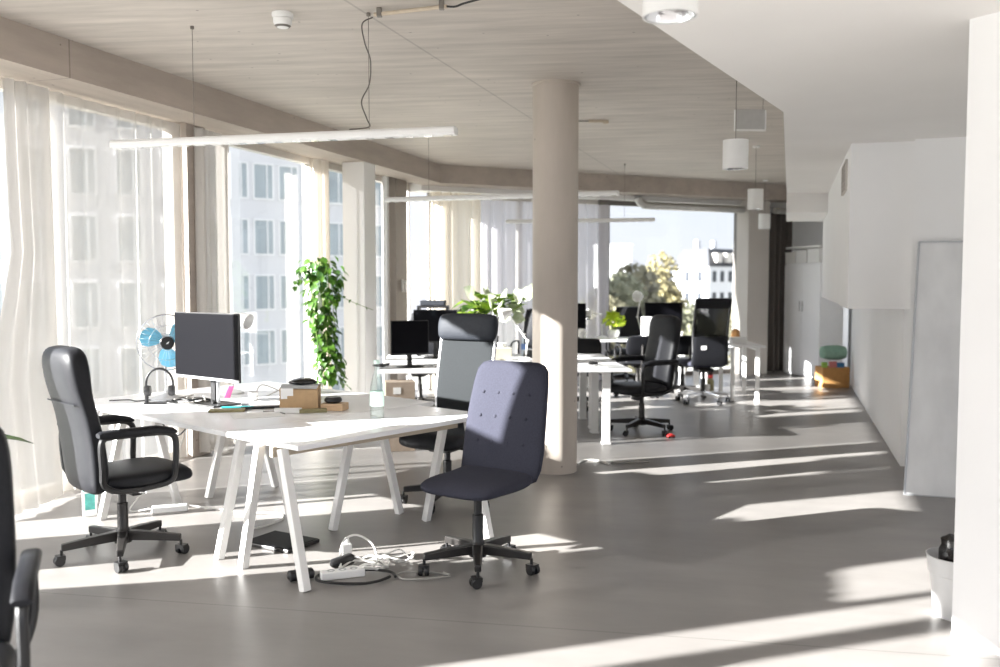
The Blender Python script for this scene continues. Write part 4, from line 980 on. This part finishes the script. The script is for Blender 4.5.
# cabinet at the back right
F0, F1 = Vector((4.80, 15.20, 0)), Vector((5.03, 14.15, 0))
cbt = thing('cabinet', 'tall white two-door cabinet at the back next to the dark curtain', 'cabinet', ((F0.x+F1.x)/2, (F0.y+F1.y)/2, 0), math.atan2(F1.y-F0.y, F1.x-F0.x))
wd = (F1-F0).length          # local +X runs along the front, local +Y goes back into the cabinet
MB().box((0, .215, .93), (wd, .40, 1.84)).build('body', M['cabinet'], cbt, bevel=.003)
for sx in (-1, 1):
    d_ = MB().box((sx*wd/4, .006, .935), (wd/2-.006, .018, 1.78)).build('door', M['cabinet'], cbt, bevel=.002)
    MB().box((sx*.04, -.012, 1.15), (.014, .02, .16)).build('handle', M['alum'], d_, bevel=.003)
XC = cbt.matrix_basis
loc_c = lambda x, y, z: tuple(Matrix.Translation(cbt.location) @ Matrix.Rotation(cbt.rotation_euler.z, 4, 'Z') @ Vector((x, y, z)))
for k, (x, w, h, lab) in enumerate(((-.40, .30, .17, 'white carton at the far end on top of the cabinet'), (-.06, .32, .19, 'white carton in the middle on top of the cabinet'), (.30, .34, .21, 'white carton at the near end on top of the cabinet'))):
    p = loc_c(x, .17, 1.852)
    c_ = thing('storage_box', lab, 'box', p, cbt.rotation_euler.z, 'white cartons on the cabinet')
    MB().box((0, 0, h/2), (w, .32, h)).build('body', M['paper'], c_, bevel=.004)
    MB().box((0, 0, h+.008), (w+.014, .335, .016)).build('lid', M['whiteplastic'], c_, bevel=.003)
p = loc_c(.02, .16, 2.09)
tag(MB().box((0, 0, .018), (1.0, .36, .035)).build('foam_board', M['paper'], bevel=.004, loc=p, rz=cbt.rotation_euler.z), 'flat white board lying across the cartons on the cabinet', 'board')

ob = thing('storage_box', 'orange-brown open box on the floor beside the white cabinet', 'box', (4.90, 13.22, 0), rad(2))
t = MB(); t.box((0, -.145, .15), (.40, .008, .30)); t.box((0, .145, .15), (.40, .008, .30)); t.box((-.196, 0, .15), (.008, .29, .30)); t.box((.196, 0, .15), (.008, .29, .30)); t.box((0, 0, .006), (.4, .29, .012)); t.build('body', M['orangebox'], ob, bevel=.002)
for k, (x, m_, h, lab) in enumerate(((-.15, 'booklime', .36, 'lime green book standing in the orange-brown box'), (-.02, 'bookred', .37, 'coral book standing in the orange-brown box'), (.10, 'bookblue', .35, 'blue book standing in the orange-brown box'))):
    bk = thing('book', lab, 'book', (4.90+x, 13.13+.02*k, .013), rad(2), 'books in the orange box')
    w = .08 if k == 0 else .11
    MB().box((0, 0, h/2), (w, .03, h)).build('cover', M[m_], bk, bevel=.002); MB().box((0, .0, h/2+.001), (w-.012, .022, h-.002)).build('pages', M['paper'], bk)
gb = MB().loft([sring((x, 0, .11), (0, 1, 0), (0, 0, 1), w, h, 20, 2.8) for x, w, h in ((-.19, .05, .04), (-.17, .10, .085), (-.08, .12, .105), (.06, .12, .108), (.16, .10, .09), (.19, .05, .04))])
tag(gb.build('bag', M['greenbag'], smooth=True, loc=(4.93, 13.27, .395), rz=rad(4)), 'sage green rolled bag lying on top of the orange-brown box', 'bag')

# ------------------------------------------------------------------ ceiling things
def light_bar(label, p, q, z, wires, mat='whitemetal'):
    r = thing('pendant_light', label, 'lamp', (0, 0, 0), 0, 'long pendant light bars')
    p, q = Vector((*p, z)), Vector((*q, z)); d = (q-p).normalized(); n = Vector((-d.y, d.x, 0))
    prof = [(-.035, -.022), (.035, -.022), (.040, -.012), (.040, .012), (.030, .026), (-.030, .026), (-.040, .012), (-.040, -.012)]
    MB().loft([[tuple(c+n*a+Vector((0, 0, b))) for a, b in prof] for c in (p, q)]).build('housing', M['whitemetal'], r, bevel=.004)
    L = (q-p).length; m = MB()
    m.bar(p+d*.03+Vector((0, 0, -.0225)), q-d*.03+Vector((0, 0, -.0225)), .05, .004)
    m.build('diffuser', M['whiteplastic'], r)
    for i in range(int(L/.12)):
        c = p+d*(.08+i*.12)+Vector((0, 0, -.0238))
        MB().box(tuple(c), (.05, .046, .003), None, math.atan2(d.y, d.x)).build('louvre', M['chrome'], r)
    for t in wires:
        c = p+(q-p)*t
        MB().tube([c+Vector((0, 0, .02)), Vector((c.x, c.y, CEIL))], .0022, 5).build('wire', M['steelwire'], r)
        MB().lathe([(0, -.02), (.012, -.018), (.012, 0), (0, 0)], 12, Matrix.Translation((c.x, c.y, CEIL))).build('ceiling_fixing', M['steelwire'], r)
    return r
light_bar('long white pendant light bar crossing the upper left of the room', (-2.48, 5.83), (-.255, 5.29), 2.43, (.255, .765))
light_bar('long white pendant light bar in front of the far corner curtains', (-1.237, 9.75), (1.18, 9.0), 2.43, (.2, .8))
light_bar('most distant pendant light bar, its end crossing the far window', (.085, 12.62), (2.09, 12.2), 2.385, (.2, .8))
cable('wavy black power cable dropping from the ceiling conduit to the light bar', [(-.74, 5.33, 3.09), (-.80, 5.32, 3.05), (-.79, 5.34, 2.95), (-.76, 5.36, 2.85), (-.77, 5.38, 2.72), (-.82, 5.40, 2.62), (-.79, 5.41, 2.52), (-.78, 5.42, 2.475), (-.90, 5.44, 2.464)], .004, 'cable_d')
cd = thing('conduit_pipe', 'thin brown conduit pipe clipped to the ceiling above the light bar', 'pipe')
MB().tube([(-.73, 5.33, CEIL-.035), (-.30, 5.17, CEIL-.035)], .012, 10).build('pipe', M['rail'], cd, smooth=True)
for p in ((-.70, 5.32), (-.33, 5.18)): MB().box((p[0], p[1], CEIL-.025), (.03, .04, .05)).build('clip', M['steelwire'], cd, bevel=.004)
MB().tube([(-.30, 5.17, CEIL-.035), (-.25, 5.14, CEIL-.045), (-.2, 5.13, CEIL-.03), (-.1, 5.08, CEIL-.02)], .006, 6, smooth=4).build('cable', M['cable_b'], cd, smooth=True)
sd = thing('smoke_detector', 'round white smoke detector on the concrete ceiling at upper left', 'detector', (-1.285, 5.42, CEIL))
MB().lathe([(0, 0), (.062, 0), (.064, -.016), (.056, -.032), (0, -.032)], 28).build('mount', M['whiteplastic'], sd, smooth=True)
MB().lathe([(0, -.034), (.055, -.034), (.055, -.055), (.046, -.075), (.03, -.085), (0, -.086)], 28).build('sensor_cap', M['whiteplastic'], sd, smooth=True)
MB().lathe([(.036, -.0835), (.048, -.0735)], 28, cap=False).build('slot_ring', M['darkframe'], sd)

def spot(label, loc, wire_top=None, d=.18, h=.235):
    r = thing('pendant_spotlight', label, 'lamp', loc, 0, 'white cylinder spotlights')
    R = d/2
    MB().lathe([(0, h), (R, h), (R, 0), (R-.006, 0), (R-.008, .05), (0, .05)], 36, cap=False).build('lamp_shade', M['whitemetal'], r, smooth=True)
    MB().lathe([(R-.010, .003), (R-.02, .03), (R*.5, .045), (.0, .047)], 36, cap=False).build('reflector', M['chrome'], r, smooth=True)
    top = wire_top-loc[2]
    if top > h+.02:
        MB().tube([(0, 0, h), (0, 0, top)], .003, 6).build('wire', M['steelwire'], r)
    MB().lathe([(0, top-.0), (.04, top), (.04, top-.02 if top > h+.03 else top-.001), (0, top-.02 if top > h+.03 else top-.001)], 20).build('ceiling_rose', M['whitemetal'], r, smooth=True)
    return r
spot('white cylinder spotlight at the top edge of the photo', (.558, 3.01, 2.425), SOF)
spot('largest hanging white cylinder spotlight, below the framed sign', (1.78, 6.87, 2.405), CEIL, d=.19, h=.215)
spot('white cylinder spotlight hanging in front of the far pier', (3.0, 10.65, 2.40), CEIL)
spot('most distant white cylinder spotlight, in front of the dark curtain', (4.15, 14.2, 2.375), CEIL)
sg = thing('hanging_sign', 'blank square sign plate in a white frame hung from the ceiling', 'sign', (1.95, 7.10, 2.73), rad(4))
MB().box((0, 0, .085), (.235, .008, .16)).build('plate', M['alum'], sg)
t = MB(); t.box((0, 0, .004), (.25, .02, .012)); t.box((-.12, 0, .08), (.012, .02, .16)); t.box((.12, 0, .08), (.012, .02, .16)); t.build('frame', M['whiteplastic'], sg)
for sx in (-.115, .10): MB().tube([(sx, 0, .16), (sx, 0, CEIL-2.73)], .002, 5).build('wire', M['steelwire'], sg)
cl = thing('ceiling_box', 'small brown fixing left on the ceiling right of the round column', 'fixing', (.95, 8.95, CEIL))
t = MB(); t.box((0, 0, -.012), (.16, .03, .024)); t.box((.09, 0, -.02), (.05, .04, .03)); t.build('bracket', M['rail'], cl, bevel=.003)
MB().tube([(-.08, 0, -.012), (-.2, 0, -.012)], .006, 6).build('pipe', M['steelwire'], cl, smooth=True)
# silver duct along the far window
dc = thing('ventilation_duct', 'silver round duct running along the top of the far window', 'duct')
pts = [G(3.42, .46, 2.86), G(3.44, .46, 2.80), G(3.52, .44, 2.755), G(3.70, .42, 2.74), G(5.5, .40, 2.74), G(6.9, .40, 2.74)]
pts = [G(3.40, .30, 2.85), G(3.43, .30, 2.79), G(3.52, .30, 2.75), G(3.70, .30, 2.735), G(5.46, .30, 2.735)]
MB().tube(pts, .062, 18, smooth=4).build('pipe', M['duct'], dc, smooth=True)
for t_ in (3.75, 4.9): MB().tube([G(t_, .30, 2.735), G(t_+.03, .30, 2.735)], .066, 18).build('collar', M['duct'], dc, smooth=True)
dc2 = thing('ventilation_duct', 'short silver duct crossing the top of the dark curtain', 'duct')
MB().tube([G(5.97, .12, 2.72), G(7.2, .12, 2.72)], .05, 18).build('pipe', M['duct'], dc2, smooth=True)
MB().tube([G(6.5, .12, 2.72), G(6.53, .12, 2.72)], .054, 18).build('collar', M['duct'], dc2, smooth=True)

# ------------------------------------------------------------------ outside
GZ = -9.0
struct(MB().box((0, 120, GZ-.25), (600, 300, .5)).build('ground', M['ground']))
def building(label, cx, cy, w, d, z1, rz, cols, rows, ww, wh, zt, mat='facade', side=0, gapz=3.2):
    r = thing('apartment_building', label, 'building', (cx, cy, 0), rz)
    MB().box((0, d/2, (z1+GZ)/2), (w, d, z1-GZ)).build('wall', M[mat], r)
    MB().box((0, d/2, z1+.15), (w+.4, d+.4, .3)).build('parapet', M[mat], r)
    for i in range(cols):
        for j in range(rows):
            x = -w/2+(i+.5)*w/cols; z = zt-j*gapz
            f = MB()
            for sx in (-1, 1): f.box((x+sx*ww/2, -.02, z), (.08, .1, wh))
            for sz in (-1, 1): f.box((x, -.02, z+sz*wh/2), (ww+.08, .1, .08))
            f.box((x+ww*.18, -.02, z), (.06, .1, wh))
            wi = f.build('window', M['whiteframe'], r)
            MB().box((x, -.01, z), (ww, .04, wh)).build('pane', M['facadewin'], wi)
    return r
building('white apartment block opposite, seen through the left window and sheer curtains', -22.9, 42.5, 20.6, 3, 15.0, rad(17), 10, 5, 1.15, 2.2, 10.0)
building('lower white block with dark windows behind the left window', -11.3, 54.5, 11.0, 5, 10.2, rad(40), 7, 5, 1.2, 2.0, 7.3, mat='facade')
# mansard house
mh = thing('house', 'white house with dark mansard roof beyond the far window', 'house', (30.0, 130, 0), rad(38))
MB().box((0, 0, (3.6+GZ)/2), (7.6, 6.4, 3.6-GZ)).build('wall', M['facade'], mh)
MB().loft([[(x*3.95, y*3.35, 3.6) for x, y in ((-1, -1), (1, -1), (1, 1), (-1, 1))], [(x*2.9, y*2.3, 6.1) for x, y in ((-1, -1), (1, -1), (1, 1), (-1, 1))]]).build('roof', M['slate'], mh)
for x in (-2.0, .2, 2.2):
    MB().box((x, -3.0, 4.8), (1.1, 1.2, 1.3)).build('dormer', M['greyplaster'], mh)
for x in (-2.6, -.9, .9, 2.6):
    for z in (2.2, -.8): MB().box((x, -3.2, z), (.8, .1, 1.5)).build('window', M['housewin'], mh)
for y in (-1.6, .6):
    for z in (2.2, -.8): MB().box((-3.8, y, z), (.1, .8, 1.5)).build('window', M['housewin'], mh)
for x, y in ((1.8, .5), (-1.2, 1.0)): MB().box((x, y, 6.7), (.7, .6, 1.4)).build('chimney', M['facade'], mh)
building('narrow white block far off at the left edge of the far window', 21.0, 165, 6, 8, 8.0, 0, 3, 4, 1.2, 1.8, 5.5)
def tree(label, x, y, ztop, rad_, mat, seed, n=900):
    r = thing('tree', label, 'tree', (x, y, GZ), 0, 'trees beyond the far window')
    H = ztop-GZ; q = random.Random(seed)
    MB().tube([(0, 0, 0), (.1, 0, H*.4), (0, .1, H*.75)], [.3, .22, .1], 8).build('trunk', M['bark'], r, smooth=True)
    m = MB(); blobs = [(q.uniform(-.6, .6)*rad_, q.uniform(-.5, .5)*rad_, H*q.uniform(.45, .82), rad_*q.uniform(.45, .7)) for _ in range(9)]+[(0, 0, H-rad_*.62, rad_*.6)]
    for i in range(n):
        bx_, by_, bz_, br = blobs[q.randrange(len(blobs))]
        v = Vector((q.gauss(0, 1), q.gauss(0, 1), q.gauss(0, 1))).normalized()
        p = Vector((bx_, by_, bz_))+v*br*q.uniform(.8, 1.03); L = q.uniform(.35, .7)*rad_*.32
        d = Vector((q.uniform(-1, 1), q.uniform(-1, 1), q.uniform(-1, .4)))
        m.leaf(p, d, v, L, L*.8, .3)
    m.build('crown', M[mat], r)
    for k in range(3): MB().tube([(0, 0, H*(.4+.08*k)), (rad_*.4*math.cos(2*k+1), rad_*.4*math.sin(2*k+1), H*(.6+.06*k))], [.12, .04], 6).build('branch', M['bark'], r, smooth=True)
    return r
tree('dark olive tree at the left of the far window', 7.6, 56, 2.2, 2.3, 'tree2', 1, 3000)
tree('olive brown tree in the middle of the far window', 9.9, 66, 3.0, 2.8, 'tree1', 2, 3600)
tree('yellowing tree just left of the mansard house', 13.3, 74, 4.0, 2.0, 'tree3', 3, 2400)
tree('low grey-green tree in front of the mansard house', 16.4, 80, 0, 2.5, 'tree2', 4, 2600)
tree('low olive tree below the mansard house, right part of the far window', 23.4, 86, -1.0, 3.0, 'tree1', 5, 2000)
tree('olive bush-like tree in front of the narrow white block', 5.6, 47, .9, 2.0, 'tree1', 6, 2200)

# ------------------------------------------------------------------ light
wd_ = bpy.data.worlds.new('World'); bpy.context.scene.world = wd_; wd_.use_nodes = True
nt = wd_.node_tree; nt.nodes.clear(); L = nt.links.new; N = nt.nodes.new
out = N('ShaderNodeOutputWorld'); bg = N('ShaderNodeBackground'); L(bg.outputs[0], out.inputs[0])
tc = N('ShaderNodeTexCoord'); sx = N('ShaderNodeSeparateXYZ'); L(tc.outputs['Generated'], sx.inputs[0])
rp = N('ShaderNodeValToRGB'); L(sx.outputs['Z'], rp.inputs[0])
e = rp.color_ramp.elements
e[0].position = 0.0; e[0].color = (.74, .76, .82, 1); e[1].position = .42; e[1].color = (1.35, 1.45, 1.65, 1)
e2 = rp.color_ramp.elements.new(.13); e2.color = (.70, .75, .86, 1)
ns = N('ShaderNodeTexNoise'); ns.inputs['Scale'].default_value = 3; ns.inputs['Detail'].default_value = 6
mp = N('ShaderNodeMapping'); mp.inputs['Scale'].default_value = (1, 1, 5); L(tc.outputs['Generated'], mp.inputs[0]); L(mp.outputs[0], ns.inputs['Vector'])
cr = N('ShaderNodeMapRange'); cr.inputs['From Min'].default_value = .45; cr.inputs['From Max'].default_value = .7; cr.inputs['To Max'].default_value = .5; L(ns.outputs['Fac'], cr.inputs['Value'])
mx = N('ShaderNodeMixRGB'); mx.inputs[2].default_value = (.80, .80, .82, 1); L(cr.outputs[0], mx.inputs[0]); L(rp.outputs[0], mx.inputs[1]); L(mx.outputs[0], bg.inputs[0])
bg.inputs[1].default_value = SKY = 0.42

sun = bpy.data.lights.new('sun', 'SUN'); sun.energy = 12.8; sun.angle = rad(.6); sun.color = (1, .975, .95)
so = bpy.data.objects.new('sun', sun); C.objects.link(so)
el = rad(21); tosun = Vector((-.948*math.cos(el), -.318*math.cos(el), math.sin(el)))
so.rotation_euler = (-tosun).to_track_quat('-Z', 'Y').to_euler(); so.location = tosun*30

# ------------------------------------------------------------------ camera
cam = bpy.data.cameras.new('camera'); co = bpy.data.objects.new('camera', cam); C.objects.link(co)
cam.sensor_width = 36; cam.lens = 32.4; cam.clip_end = 800
co.location = (0, 0, 1.56); co.rotation_euler = (rad(90)-math.atan(52.5/900), 0, 0)
cam.dof.use_dof = True; cam.dof.focus_distance = 5.2; cam.dof.aperture_fstop = 1.8
sc = bpy.context.scene; sc.camera = co
vs = sc.view_settings; vs.view_transform = 'Standard'; vs.look = 'None'; vs.gamma = 1; vs.use_curve_mapping = False
vs.exposure = 1.7
cy = sc.cycles
cy.use_denoising = True
cy.max_bounces = 10; cy.diffuse_bounces = 6; cy.transparent_max_bounces = 16; cy.glossy_bounces = 4
cy.sample_clamp_indirect = 6; cy.caustics_reflective = False; cy.caustics_refractive = False
